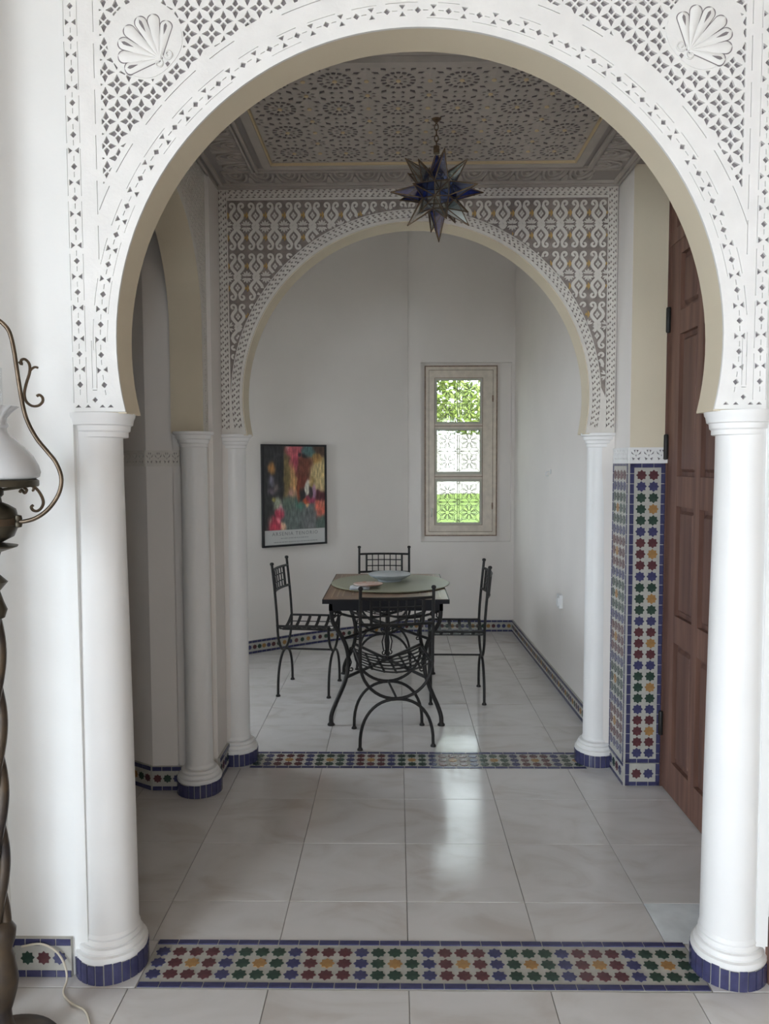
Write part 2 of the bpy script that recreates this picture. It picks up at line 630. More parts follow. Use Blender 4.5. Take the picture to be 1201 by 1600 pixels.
def arc_strip(arcpts, cx, cz, thick, fmap, d0, d1, mb):
    n = len(arcpts)
    inn = []
    for u, v in arcpts:
        du, dv = u-cx, v-cz
        l = hypot(du, dv)
        inn.append((cx+du*(l-thick)/l, cz+dv*(l-thick)/l))
    for i in range(n-1):
        mb.prism([arcpts[i], arcpts[i+1], inn[i+1], inn[i]], fmap, d0, d1)


mb = MB()
arc_strip(near_arc, ACX, ACZ, -0.004, FY, YF+.008, 2.247, mb)
# underside at the springing
mb.box(near_arc[-1][0]-0.06, near_arc[-1][0], 2.1305, 2.247, SPR-0.004, SPR)
mb.box(near_arc[0][0], near_arc[0][0]+0.06, 2.1305, 2.247, SPR-0.004, SPR)
mb.build('arch_soffit', BEIGE, wall_front)

PX0, PX1, PZ1 = -0.893, 1.011, 2.95
LX0, LX1 = -0.795, 0.931
holes = []
SHELLS = [(-0.672, 2.628, 0), (0.820, 2.634, 1)]
SHR = 0.104


def kite_star(cx, cz, s):
    out = []
    for k in range(4):
        a = k*pi/2
        P = [(0.0032, 0), (0.0098, 0.0072), (0.0245, 0.0), (0.0098, -0.0072)]
        P = [(x*s, y*s) for x, y in P]
        out.append([(cx+x*cos(a)-y*sin(a), cz+x*sin(a)+y*cos(a)) for x, y in P])
    return out


def lattice_holes(x0, x1, z0, z1, cx, cz, r, pitch, shells=(), s=1.0, ox=0, oz=0):
    out = []
    ni, nj = int((x1-x0)/pitch*2)+4, int((z1-z0)/pitch*2)+4
    for j in range(-2, nj):
        for i in range(-2, ni):
            if (i+j) % 2:
                continue
            sx, sz = x0+ox+i*pitch/2, z0+oz+j*pitch/2
            for poly in kite_star(sx, sz, s):
                mx = sum(p[0] for p in poly)/len(poly)
                mz = sum(p[1] for p in poly)/len(poly)
                hs = [(1, 0, x0), (-1, 0, -x1), (0, 1, z0), (0, -1, -z1)]
                dx, dz = mx-cx, mz-cz
                l = hypot(dx, dz)
                hs.append((dx/l, dz/l, (dx/l*cx+dz/l*cz)+r))
                for s0 in shells:
                    dx, dz = mx-s0[0], mz-s0[1]
                    l = hypot(dx, dz) or 1e-6
                    if l < SHR*1.6:
                        hs.append((dx/l, dz/l, (dx/l*s0[0]+dz/l*s0[1])+SHR))
                q = poly
                for h in hs:
                    q = clip(q, h)
                    if len(q) < 3:
                        break
                if len(q) >= 3 and abs(area(q)) > 1.2e-5:
                    out.append(q)
    return out


holes += lattice_holes(LX0, LX1, 2.02, 2.86, ACX, ACZ, 0.955, 0.0646, [(a, b) for a, b, c in SHELLS]+[(0.075, 2.86)], s=1.10, ox=0.012, oz=0.008)


def chain_holes(P, L, pitch, hw, dash=True):
    """diamonds and bow-ties along a strip. P(s,t)->(x,z)"""
    out = []
    n = int(round(L/pitch))
    pitch = L/n
    for k in range(n):
        s = (k+.5)*pitch
        d = 0.0088
        out.append([P(s-d, 0), P(s, -d*0.95), P(s+d, 0), P(s, d*0.95)])
        sb = k*pitch
        if k > 0:
            for sg in (-1, 1):
                out.append([P(sb-0.0085, sg*hw), P(sb+0.0085, sg*hw), P(sb, sg*(hw-0.0115))])
        if dash:
            for sg in (-1, 1):
                c = s+sg*pitch*0.25
                out.append([P(c-0.007, -0.0008), P(c+0.007, -0.0008), P(c+0.007, 0.0008), P(c-0.007, 0.0008)])
    return out


holes += chain_holes(lambda s, t: (-0.8735+t, 1.668+s), 1.26, 0.0818, 0.0145)
holes += chain_holes(lambda s, t: (0.9915+t, 1.668+s), 1.26, 0.0818, 0.0145)
RC = 0.874
th0 = math.asin((1.668-ACZ)/RC)
Larc = (pi-2*th0)*RC
holes += chain_holes(lambda s, t: (ACX+(RC+t)*cos(th0+s/RC), ACZ+(RC+t)*sin(th0+s/RC)), Larc, 0.0818, 0.0145)
# fine scored grooves beside the chains
for x in (-0.8945+0.0025, -0.8555, 0.9735, 1.0085):
    for k in range(9):
        z = 1.66+k*0.14
        holes.append([(x-0.0006, z), (x+0.0006, z), (x+0.0006, z+0.125), (x-0.0006, z+0.125)])
for x in (-0.812, 0.948):
    for k in range(7):
        z = 2.05+k*0.12
        holes.append([(x-0.0008, z), (x+0.0008, z), (x+0.0008, z+0.09), (x-0.0008, z+0.09)])
for r, w, n in ((0.8545, 0.0005, 26), (0.894, 0.0006, 26), (0.939, 0.0009, 18)):
    t0 = -0.05 if r < .9 else 0.33
    for k in range(n):
        if random.random() < 0.22:
            continue
        a = t0+(pi-2*t0)*k/n
        b = a+(pi-2*t0)/n*random.uniform(.45, .9)
        g = [(ACX+(r-w)*cos(a+(b-a)*q/4), ACZ+(r-w)*sin(a+(b-a)*q/4)) for q in range(5)]
        g += [(ACX+(r+w)*cos(b-(b-a)*q/4), ACZ+(r+w)*sin(b-(b-a)*q/4)) for q in range(5)]
        holes.append(g)
# small U shaped groove at the feet and foot diamonds
for sx, c in ((1, -0.833), (-1, 0.948)):
    for x in (c-0.006, c+0.006):
        holes.append([(x-.0006, 1.70), (x+.0006, 1.70), (x+.0006, 1.83), (x-.0006, 1.83)])
    holes.append([(c-.006, 1.694), (c+.006, 1.694), (c+.006, 1.6955), (c-.006, 1.6955)])
    d = .0075
    holes.append([(c-d, 1.668), (c, 1.668-d), (c+d, 1.668), (c, 1.668+d)])
    for x in (c-.047, c-.020, c+.020, c+.043):
        holes.append([(x-.008, 1.647), (x+.008, 1.647), (x, 1.655)])

outer = [(PX0, SPR), near_arc[-1]]+list(reversed(near_arc))[1:-1]+[near_arc[0], (PX1, SPR), (PX1, PZ1), (PX0, PZ1)]
sheet('carved_panel', CARVE, [outer], holes, FY, YF, YF+0.008, wall_front, back=False)
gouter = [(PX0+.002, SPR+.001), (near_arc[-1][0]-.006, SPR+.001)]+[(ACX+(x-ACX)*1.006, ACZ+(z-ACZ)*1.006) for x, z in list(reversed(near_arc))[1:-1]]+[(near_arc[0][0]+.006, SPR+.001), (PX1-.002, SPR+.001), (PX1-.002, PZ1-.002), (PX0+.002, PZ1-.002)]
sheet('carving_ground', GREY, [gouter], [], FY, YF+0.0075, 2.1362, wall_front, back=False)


# scallop shell ornaments
def shell(cx, cz, mirror):
    s = -1 if mirror else 1
    root = MB()
    circ = [(cx+0.098*cos(2*pi*i/48)*(1+.03*cos(8*pi*i/48)), cz+0.098*sin(2*pi*i/48)*(1+.03*cos(8*pi*i/48))) for i in range(48)]
    root.prism(circ, FY, YF-0.002, YF+0.006)
    base = root.build('shell_ornament', CARVE, wall_front)
    px, pz = cx+s*0.040, cz-0.052            # pivot of the fan
    angs = [196, 176, 157, 138, 118, 99, 78]
    lens = [.098, .112, .120, .124, .122, .116, .100]
    for k, (a, L) in enumerate(zip(angs, lens)):
        a = radians(a)
        ux, uz = cos(a)*s, sin(a)

        def loc(t, w):
            return (px+ux*L*t-uz*w*s*0+(-uz)*w, pz+uz*L*t+ux*w)
        prof = []
        for t in [0, .15, .3, .45, .6, .74, .86, .90, .93, .955, .975, .99, 1.0]:
            w = 0.004+0.0135*(t**1.1) if t < .86 else (0.004+0.0135*.86**1.1)*sqrt(max(0, 1-((t-.86)/.14)**2))
            prof.append((t, w))
        P = [loc(t, w) for t, w in prof]+[loc(t, -w) for t, w in reversed(prof)]
        bk = MB()
        Pb = [loc(t*1.02, w+.0022) for t, w in prof]+[loc(t*1.02, -w-.0022) for t, w in reversed(prof)]
        bk.prism(Pb, FY, YF-0.0026, YF-0.001)
        lobe_bk = bk.build('lobe_groove_shade', GREY, base)  # flat grey outline, the shade of deep grooves put in as colour
        lm = MB()
        n = len(prof)
        vs, fs = [], []
        for t, w in prof:
            for q in range(5):
                f = -1+q/2
                dep = 0.0055*(1-abs(f)**2*.9)
                x, z = loc(t, w*f)
                vs.append((x, YF-0.0026-dep, z))
        for i in range(n-1):
            for q in range(4):
                fs.append((i*5+q, i*5+q+1, (i+1)*5+q+1, (i+1)*5+q))
        lm.add(vs, fs)
        lm.build('shell_lobe', CARVE, base, smooth=60)
        if k in (0, 2, 4, 6):
            e = MB()
            tear = [loc(.62, 0), loc(.78, .0035), loc(.86, .004), loc(.92, 0), loc(.86, -.004), loc(.78, -.0035)]
            e.prism(tear, FY, YF-0.0088, YF-0.005)
            e.build('lobe_eye', GREY, base)

    def spiral(ox, oz, r0, turns, a0, sg):
        pts = []
        for i in range(26):
            t = i/25
            r = r0*(1-.8*t)
            a = a0+sg*turns*2*pi*t
            pts.append((ox+s*r*cos(a), YF-0.004, oz+r*sin(a)))
        return pts
    v = MB()
    v.tube([(px+s*.012, YF-.003, pz+.075), (px+s*.004, YF-.004, pz+.045), (px+s*.006, YF-.004, pz+.018)]+spiral(px+s*.022, pz+.012, .016, 1.2, pi, 1), .0024, 6)
    v.tube([(px-s*.06, YF-.003, pz-.012), (px-s*.03, YF-.004, pz+.004), (px-s*.012, YF-.004, pz+.002)]+spiral(px-s*.004, pz-.012, .014, 1.1, pi/2, -1), .0024, 6)
    v.build('shell_volute', CARVE, base, smooth=60)
    d = MB()
    d.prism([(px+s*.014, pz-.012), (px+s*.021, pz-.006), (px+s*.026, pz-.012), (px+s*.019, pz-.02)], FY, YF-.0035, YF-.001)
    d.build('shell_eye', GREY, base)


for a, b, c in SHELLS:
    shell(a, b, c)

# small palmette over the crown of the arch
pm = MB()
for k in range(7):
    a = radians(200+k*23)
    cx, cz = 0.075+0.045*cos(a), 2.80+0.06*sin(a)
    pm.prism([(cx+.016*cos(t), cz+.012*sin(t)) for t in [2*pi*i/12 for i in range(12)]], FY, YF-.004, YF)
pm.build('crown_palmette', CARVE, wall_front)


# ------------------------------------------------------------------ columns
def column(x, y, rt_, rb, ring, label, grp='white plaster columns carrying the arches', top=1.635, ntile=26, capx=0.0, capr=0.0):
    c = empty('engaged_column', (x, y, 0))
    tag(c, label, 'column', grp)
    sh = MB()
    sh.lathe([(rb, 0.13), (rb, 0.17), (rb*.98, .5), ((rb+rt_)/2, 1.0), (rt_, 1.45), (rt_, 1.585)], 40)
    sh.build('shaft', COLW, c, smooth=40)
    cp = MB()
    cp.lathe([(rt_, 1.565), (rt_+.004, 1.567), (rt_+.004, 1.580), (rt_+.009, 1.584), (rt_+.011, 1.598), (rt_+.017, 1.601), (rt_+.020, 1.617), (rt_+.030-capr, 1.621), (rt_+.032-capr, top-.002), (rt_+.0, top-.001)], 40, (capx, 0, 0))
    cp.build('capital', COLW, c, smooth=30)
    bs = MB()
    g = ring-0.004
    bs.lathe([(g, .058), (g+.003, .066), (g+.001, .077), (g-.009, .079), (g-.006, .086), (g-.010, .096), (g-.018, .098), (g-.015, .104), (g-.020, .112), (rb+.001, .114), (rb+.004, .121), (rb+.001, .130), (rb-.006, .15)], 44,
             rad=lambda a, z: 1+.006*sin(a*5+z*60))
    bs.build('base_moulding', COLW, c, smooth=35)
    cr = MB()
    cr.lathe([(ring-.004, 0), (ring-.004, .062)], 48)
    cr.build('ring_grout', TGROUT, c)
    for k in range(ntile):
        a0 = 2*pi*k/ntile+.018
        a1 = 2*pi*(k+1)/ntile-.018
        t = MB()
        h = .058+random.uniform(-.003, .005)
        am = (a0+a1)/2
        vs = []
        for z in (0.001, h):
            for a in (a0, am, a1):
                vs.append((ring*cos(a), ring*sin(a), z))
            for a in (a1, a0):
                vs.append(((ring-.006)*cos(a), (ring-.006)*sin(a), z))
        t.add(vs, [(0, 1, 6, 5), (1, 2, 7, 6), (5, 6, 7, 8, 9), (2, 3, 8, 7), (4, 0, 5, 9)])
        t.build('ring_tile', TBLUE, c)
    return c


column(-0.852, 2.19, 0.066, 0.078, 0.105, 'large white round column left of the foreground arch, blue tiled foot', capx=.012, capr=.007)
column(0.973, 2.185, 0.068, 0.080, 0.106, 'large white round column right of the foreground arch, blue tiled foot', capx=-.008, capr=.007)
column(-0.803, 3.77, 0.060, 0.062, 0.102, 'white column left of the far arch, nearest the framed poster', ntile=24)
column(0.992, 3.77, 0.058, 0.062, 0.102, 'white column right of the far arch, beside the star tiled pier', ntile=24)
column(-0.903, 3.41, 0.058, 0.061, 0.102, 'white column at the side arch, between the foreground and far left columns', ntile=24)

# strips joining the near columns to the wall
mb = MB()
mb.box(-0.925, -0.895, 2.118, 2.14, 0.11, 1.60)
mb.box(1.022, 1.055, 2.118, 2.14, 0.11, 1.60)
mb.build('column_strip', PL, wall_front)

# ================================================================== FAR ARCH WALL
BCX, BCZ, BR = 0.0915, 1.803, 0.833
YG = 3.700
b_spr = math.asin((1.632-BCZ)/BR)
far_arc = arc(BCX, BCZ, BR, b_spr, pi-b_spr, 64)
wall_far = sheet('wall_far', WALLA, [arch_outline(-2.25, 1.40, 3.7, -0.80, 0.99, far_arc, 1.632)], [], FY, 3.712, 3.845)
struct(wall_far, 'wall with the carved far arch opening into the dining alcove', 'wall')
mb = MB()
arc_strip(far_arc, BCX, BCZ, 0.004, FY, 3.708, 3.848, mb)
mb.box(far_arc[-1][0]-0.05, far_arc[-1][0]+0.003, 3.708, 3.848, 1.628, 1.632)
mb.box(far_arc[0][0]-0.003, far_arc[0][0]+0.05, 3.708, 3.848, 1.628, 1.632)
mb.build('arch_soffit', BEIGE, wall_far)
GX0, GX1, GZ1 = -0.846, 1.045, 2.795
FZ1 = 2.737             # top of the scroll field
FX0, FX1 = -0.800, 1.000
FRR = 0.884             # outer radius of the ring strip


def zig_holes(P, L, pitch, hw):
    out = []
    n = int(round(L/pitch))
    pitch = L/n
    for k in range(n):
        s = (k+.5)*pitch
        g = pitch*.5
        out.append([P(s-g*.72, hw), P(s+g*.72, hw), P(s, hw*.50)])
        out.append([P(s-g*.72, -hw), P(s+g*.72, -hw), P(s, -hw*.50)])
        out.append([P(s-g*.94, hw*.42), P(s-g*.55, hw*.02), P(s+g*.10, hw*.34), P(s-g*.35, hw*.50)])
        out.append([P(s-g*.10, -hw*.36), P(s+g*.50, -hw*.04), P(s+g*.92, -hw*.42), P(s+g*.35, -hw*.50)])
    return out


fh = []
fh += zig_holes(lambda s, t: (-0.823+t, 1.655+s), 1.13, 0.028, 0.019)
fh += zig_holes(lambda s, t: (1.0225+t, 1.655+s), 1.13, 0.028, 0.019)
fh += zig_holes(lambda s, t: (-0.80+s, 2.766+t), 1.80, 0.028, 0.019)
RCF = 0.8645
t0 = math.asin((1.66-BCZ)/RCF)
fh += zig_holes(lambda s, t: (BCX+(RCF+t)*cos(t0+s/RCF), BCZ+(RCF+t)*sin(t0+s/RCF)), (pi-2*t0)*RCF, 0.028, 0.018)


def field_side(x0, x1):
    """open field between border and ring strip, one polygon per whole panel"""
    pts = []
    # start lower-left tip
    R = FRR+.003
    xl = FX0
    aL = math.acos(max(-1, min(1, (xl-BCX)/R)))
    aR = math.acos(max(-1, min(1, (FX1-BCX)/R)))
    pts.append((FX1, BCZ+R*sin(aR)))
    pts.append((FX1, FZ1))
    pts.append((FX0, FZ1))
    for i in range(61):
        a = aL+(aR-aL)*i/60
        pts.append((BCX+R*cos(a), BCZ+R*sin(a)))
    return pts[:-1]


field = field_side(0, 0)
fh.append(field)
fouter = [(GX0, 1.635), far_arc[-1]]+list(reversed(far_arc))[1:-1]+[far_arc[0], (GX1, 1.635), (GX1, GZ1), (GX0, GZ1)]
sheet('carved_frame', FARW, [fouter], fh, FY, YG, YG+.008, wall_far, back=False)
gout = [(GX0+.002, 1.637), (far_arc[-1][0]-.004, 1.637)]+[(BCX+(x-BCX)*1.005, BCZ+(z-BCZ)*1.005) for x, z in list(reversed(far_arc))[1:-1]]+[(far_arc[0][0]+.004, 1.637), (GX1-.002, 1.637), (GX1-.002, GZ1-.002), (GX0+.002, GZ1-.002)]
sheet('carving_ground', BROWN, [gout], [], FY, YG+.0078, 3.7125, wall_far, back=False)


def scroll_half():
    """right half of one double-lyre motif, unit 0.0886 x 0.232, centred"""
    P = []
    top = 0.116
    # curl at the top
    cx, cz = 0.026, top-0.022
    for i in range(9):
        a = radians(-60+i*36)
        r = 0.0055+0.0095*i/8
        P.append((cx-r*cos(a)*1.0, cz+r*sin(a)))
    P = [(0.022+(x-cx), z) for x, z in P]
    body = [(0.014, .080), (0.0185, .071), (0.0255, .060), (0.0265, .049), (0.021, .036), (0.012, .026), (0.006, .017), (0.010, .008), (0.0135, 0.0)]
    return P, body


UNITW, UNITH = 0.0900, 0.236


def motif_parts():
    rib = []
    for sx in (-1, 1):
        for sz in (-1, 1):
            path = []
            # spiral: from centre outwards then down into the bulge
            cx, cz = 0.0235, 0.0945
            for i in range(11):
                t = i/10
                a = radians(-110+t*300)
                r = 0.004+0.0105*t
                path.append((cx+r*cos(a), cz+r*sin(a)))
            path += [(0.0095, .084), (0.0135, .075), (0.0235, .064), (0.0285, .052), (0.0255, .040), (0.0165, .029), (0.0075, .020), (0.0055, .013), (0.0105, .006), (0.014, 0.0)]
            rib.append([(sx*x, sz*z) for x, z in path])
    pol = []
    for sz in (-1, 1):
        c = 0.050*sz
        for q in ((0, .0085), (0, -.0085), (.0062, 0), (-.0062, 0)):
            d = (.0054, .0074)
            pol.append(([(q[0]-d[0], c+q[1]), (q[0], c+q[1]-d[1]), (q[0]+d[0], c+q[1]), (q[0], c+q[1]+d[1])], 0))
    pol.append(([(-.005, 0), (0, -.008), (.005, 0), (0, .008)], 0))
    och = []
    for sx in (-1, 1):
        x0 = sx*UNITW/2
        for sz in (-1, 1):
            c = .052*sz
            for q in ((0, .009), (0, -.009), (-sx*.0065, 0)):
                d = (.0064, .0084)
                och.append(([(x0+q[0]-d[0]*(1 if q[0] else 0), c+q[1]), (x0+q[0], c+q[1]-d[1]), (x0+q[0]+d[0]*(1 if q[0] else (0 if sx > 0 else 1)), c+q[1]), (x0+q[0], c+q[1]+d[1])], 1))
            # leaf fan
            for k, a in enumerate((90, 55, 20)):
                a = radians(a)
                L = .025
                ux, uz = -sx*cos(a), sz*sin(a)
                b0 = (x0-sx*.0015, .004*sz)
                wx, wz = -uz*.0042, ux*.0042
                och.append(([b0, (b0[0]+ux*L*.6+wx, b0[1]+uz*L*.6+wz), (b0[0]+ux*L, b0[1]+uz*L), (b0[0]+ux*L*.6-wx, b0[1]+uz*L*.6-wz)], 0))
    return rib, pol+och


RIB, POL = motif_parts()


def in_field(x, z):
    return FX0+.001 < x < FX1-.001 and 1.83 < z < FZ1-.001 and hypot(x-BCX, z-BCZ) > FRR+.003


full_motif = None
ncol = 20
for j in range(5):
    for i in range(ncol):
        cx = FX0+UNITW*(i+.5)
        cz = FZ1-.004-UNITH*(j+.5)
        kp = lambda x, z: in_field(cx+x, cz+z)
        corners = all(kp(a*UNITW/2*.97, b*UNITH/2*.95) for a in (-1, 0, 1) for b in (-1, 0, 1))
        if corners and full_motif:
            put(full_motif, 'scroll_motif', wall_far, (cx, 0, cz))
            continue
        mb = MB()
        for p in RIB:
            mb.ribbon(p, lambda t: .0152 if t > .5 else .0098, FY, YG-.001, YG+.008, 0, kp)
        for p, m in POL:
            if all(kp(*q) for q in p) or corners:
                if abs(area(p)) > 1e-6:
                    mb.prism(p, FY, YG+.001, YG+.008, m)
        if not mb.f:
            continue
        me = mb.mesh('scroll_motif', [FARW, OCHRE_P])
        if corners:
            full_motif = me
        put(me, 'scroll_motif', wall_far, (cx, 0, cz))

# ================================================================== LEFT WALL OF THE VESTIBULE (side arch)
LCY, LCZ, LR = 2.910, 2.090, 0.496
left_arc = [(LCY+LR-.006, 1.632), (LCY+LR, 1.80)]+arc(LCY, LCZ, LR, 0, pi, 40)+[(LCY-LR, 1.80), (LCY-LR+.006, 1.632)]
wall_left = sheet('wall_left', WALLA, [arch_outline(2.245, 3.712, 2.80, 2.40, 3.42, left_arc, 1.632)], [], FX, -0.862, -1.0)
struct(wall_left, 'left vestibule wall with a narrow side arch', 'wall')
mb = MB()
for i in range(len(left_arc)-1):
    a, b = left_arc[i], left_arc[i+1]

    def inn(p):
        d = Vector((LCY-p[0], max(0, LCZ-p[1])*0 + (LCZ-p[1] if p[1] > LCZ else 0)))
        d = d.normalized() if d.length > 0 else Vector((0, 0))
        return (p[0]+d[0]*.004, p[1]+d[1]*.004)
    mb.prism([a, b, inn(b), inn(a)], FX, -0.856, -1.0)
mb.box(-1.0, -0.856, 3.40, 3.46, 1.628, 1.632)
mb.build('arch_soffit', BEIGE, wall_left)
lh = lattice_holes(2.42, 3.485, 1.66, 2.785, LCY, LCZ, 0.535, 0.046, s=0.84)
lh = [p for p in lh if all(q[1] > LCZ or q[0] > LCY+.535 or q[0] < LCY-.535 for q in p)]
lout = [(2.30, 1.635)]+[(left_arc[-1][0], 1.635)]+list(reversed(left_arc))[1:-1]+[(left_arc[0][0], 1.635), (3.50, 1.635), (3.50, 2.797), (2.30, 2.797)]
sheet('carved_panel', FARW, [lout], lh, FX, -0.8575, -0.8600, wall_left, back=False)
sheet('carving_ground', BROWN, [[(u+(0.002 if u < LCY else -.002)*(0 if abs(u-LCY) < LR+.01 else 1), v) for u, v in lout]], [], FX, -0.8600, -0.8622, wall_left, back=False)
# corner strip
mb = MB()
mb.box(-0.862, -0.842, 3.515, 3.70, 0, 2.80)
mb.build('corner_strip', WALLA, wall_left)

# side lobby seen through the side arch
mb = MB()
pts = [(-1.0, 3.412), (-1.118, 3.410), (-1.262, 3.497), (-1.75, 3.75), (-2.2, 3.75), (-2.2, 2.26), (-1.0, 2.26)]
for a, b in zip(pts, pts[1:]):
    mb.add([(a[0], a[1], 0), (b[0], b[1], 0), (b[0], b[1], 2.8), (a[0], a[1], 2.8)], [(0, 1, 2, 3)])
mb.box(-1.0, -0.864, 3.418, 3.55, 0, 1.634)
wall_lobby = struct(mb.build('wall_lobby', WALLA), 'pale angled lobby wall seen through the side arch on the left', 'wall')


def cornice(name, parent, p0, p1, z0, z1, out, ncell, mat_=FARW):
    """carved strip between two floor points, with a leaf pattern in relief"""
    p0, p1 = Vector((p0[0], p0[1], 0)), Vector((p1[0], p1[1], 0))
    d = (p1-p0)
    L = d.length
    d.normalize()
    n = Vector((d.y, -d.x, 0))
    m = Matrix((d, Vector((0, 0, 1)), n)).transposed().to_4x4()
    m.translation = p0+Vector((0, 0, z0))
    h = z1-z0
    f = lambda u, v, w: (u, v, w)
    hol = []
    for k in range(ncell):
        c = L*(k+.5)/ncell
        w = L/ncell
        for sx in (-1, 1):
            hol.append([(c+sx*w*.12, h*.52), (c+sx*w*.40, h*.78), (c+sx*w*.36, h*.60)][::sx])
            hol.append([(c+sx*w*.08, h*.30), (c+sx*w*.24, h*.18), (c+sx*w*.34, h*.40)][::sx])
            hol.append([(c+sx*w*.03, h*.86), (c+sx*w*.20, h*.84), (c+sx*w*.10, h*.66)][::sx])
        hol.append([(c-w*.05, h*.50), (c, h*.40), (c+w*.05, h*.50), (c, h*.60)])
    o = sheet(name, mat_, [[(0, 0), (L, 0), (L, h), (0, h)]], hol, f, out, 0.001, parent, back=True)
    o.matrix_local = m
    g = MB()
    g.box(0.001, L-.001, .001, h-.001, 0.0, out*.55)
    go = g.build('cornice_ground', GREY if mat_ is CARVE else CEILG, parent)
    go.matrix_local = m
    return o


for a, b, nc in (((-1.262, 3.497), (-1.118, 3.410), 4), ((-1.118, 3.410), (-0.965, 3.412), 4)):
    cornice('carved_cornice', wall_lobby, a, b, 1.480, 1.552, .010, nc)

# ================================================================== RIGHT WALL WITH DOOR RECESS
RX = 1.050
mb = MB()
mb.box(RX, 1.40, 3.475, 3.712, 0, 2.80)
mb.box(RX, 1.40, 2.245, 2.44, 0, 2.80)
mb.box(1.27, 1.40, 2.44, 3.475, 0, 2.80)
wall_right = struct(mb.build('wall_right', WALLA), 'right vestibule wall with a deep door recess', 'wall')
mb = MB()
mb.box(RX+.001, 1.262, 3.4715, 3.476, 1.55, 2.80)
mb.build('reveal_panel', BEIGE, wall_right)
cornice('carved_cornice', wall_right, (RX-.004, 3.470), (1.217, 3.470), 1.487, 1.558, .012, 3, CARVE)
cornice('carved_cornice', wall_right, (RX, 3.70), (RX, 3.462), 1.487, 1.558, .010, 5, CARVE)


def dado_rows(ncol, n, och):
    rows = []
    base = 'mbgggbmm'
    for r in range(n):
        k = (n-1-r) % 8
        row = base[k]*ncol
        if k in (3, 7):
            row = ''.join('o' if i in och else row[i] for i in range(ncol))
        rows.append(row)
    return rows


# front face of the pier
PW = 0.160
m = frame_of((1.050, 3.467, 0.108), (1, 0, 0), (0, 0, 1))
mosaic_panel('mosaic_dado', wall_right, m, PW, 1.379, dado_rows(2, 26, (1,)), 0.0545, 0.0511, 0.053, 0.048, 0.0242, 'tblr', 0.021, 0.046)
m = frame_of((1.050, 3.467, 0.0), (1, 0, 0), (0, 0, 1))
mosaic_panel('mosaic_dado', wall_right, m, PW, 0.106, ['mb'], 0.0545, 0.05, 0.053, 0.058, 0.0242, 'blr', 0.021, 0.05)
# side face of the pier, towards the far column
m = frame_of((1.042, 3.702, 0.108), (0, -1, 0), (0, 0, 1))
mosaic_panel('mosaic_dado', wall_right, m, 0.235, 1.379, dado_rows(4, 26, (1,)), 0.050, 0.0511, 0.036, 0.048, 0.0225, 'tlr', 0.013, 0.046)
m = frame_of((1.042, 3.702, 0.0), (0, -1, 0), (0, 0, 1))
mosaic_panel('mosaic_dado', wall_right, m, 0.235, 0.106, ['bgmb'], 0.050, 0.05, 0.036, 0.055, 0.0225, 'tb', 0.016, 0.05)

# ------------------------------------------------------------------ door
door = empty('door_1', (1.215, 2.955, 0))
struct(door, 'tall reddish brown panelled wooden door in the right recess', 'door')
DY0, DY1 = -0.50, 0.512


def dbox(name, y0, y1, z0, z1, x0, x1, mt, par=door, bev=0):
    mb = MB()
    if bev:
        vs = [(x1, y0, z0), (x1, y1, z0), (x1, y1, z1), (x1, y0, z1), (x0, y0+bev, z0+bev), (x0, y1-bev, z0+bev), (x0, y1-bev, z1-bev), (x0, y0+bev, z1-bev)]
        mb.add(vs, [(0, 1, 2, 3), (7, 6, 5, 4), (0, 4, 5, 1), (1, 5, 6, 2), (2, 6, 7, 3), (3, 7, 4, 0)])
    else:
        mb.box(x0, x1, y0, y1, z0, z1)
    return mb.build(name, mt, par)


dbox('door_backing', DY0, DY1, 0.008, 2.44, 0.020, 0.045, WOODD2)
cols = [(0.19, 0.385), (-0.03, 0.13), (-0.25, -0.09), (-0.46, -0.31)]
rowsZ = [(.16, .70), (.82, 1.30), (1.43, 2.04), (2.14, 2.38)]
ys = [DY1]+[v for c in cols for v in (c[1], c[0])]+[DY0]
for k in range(0, len(ys), 2):
    dbox('door_stile', ys[k+1], ys[k], 0.008, 2.44, 0, .022, WOODD)
zs = [0.008]+[v for r in rowsZ for v in r]+[2.44]
for c in cols:
    for k in range(0, len(zs), 2):
        dbox('door_rail', c[0], c[1], zs[k], zs[k+1], 0.0005, .022, WOODD)
    for z0, z1 in rowsZ:
        dbox('door_panel', c[0]+.018, c[1]-.018, z0+.018, z1-.018, .006, .021, WOODD2, bev=.014)
dbox('door_jamb', 0.512, 0.5145, 0, 2.80, -.010, .05, WOODD2)
dbox('transom_rail', DY0, DY1, 2.44, 2.50, -.004, .045, WOODD)
tg = dbox('transom_glass', DY0+.06, DY1-.07, 2.52, 2.78, .02, .024, mat('dark_transom_glass', (.06, .065, .07), rough=.12))
dbox('transom_stile', DY1-.07, DY1, 2.50, 2.80, 0, .045, WOODD)
for z in (0.30, 1.56, 2.12):
    h = MB()
    h.lathe([(.0, -.058), (.009, -.055), (.011, -.05), (.011, .05), (.009, .055), (0, .058)], 10, (-.008, 0.503, z))
    h.build('hinge', IRON, door, smooth=40)

# ================================================================== VESTIBULE CEILING
CZ = 2.80
mb = MB()
mb.box(-2.25, 1.45, 2.24, 3.72, CZ, CZ+.12)
ceiling = struct(mb.build('ceiling', CEILG), 'carved plaster ceiling of the vestibule above the star lantern', 'ceiling')
C0x, C1x, C0y, C1y = -0.535, 0.772, 2.60, 3.405


NX, NY = 6, 4
dx, dy = (C1x-C0x)/NX, (C1y-C0y)/NY


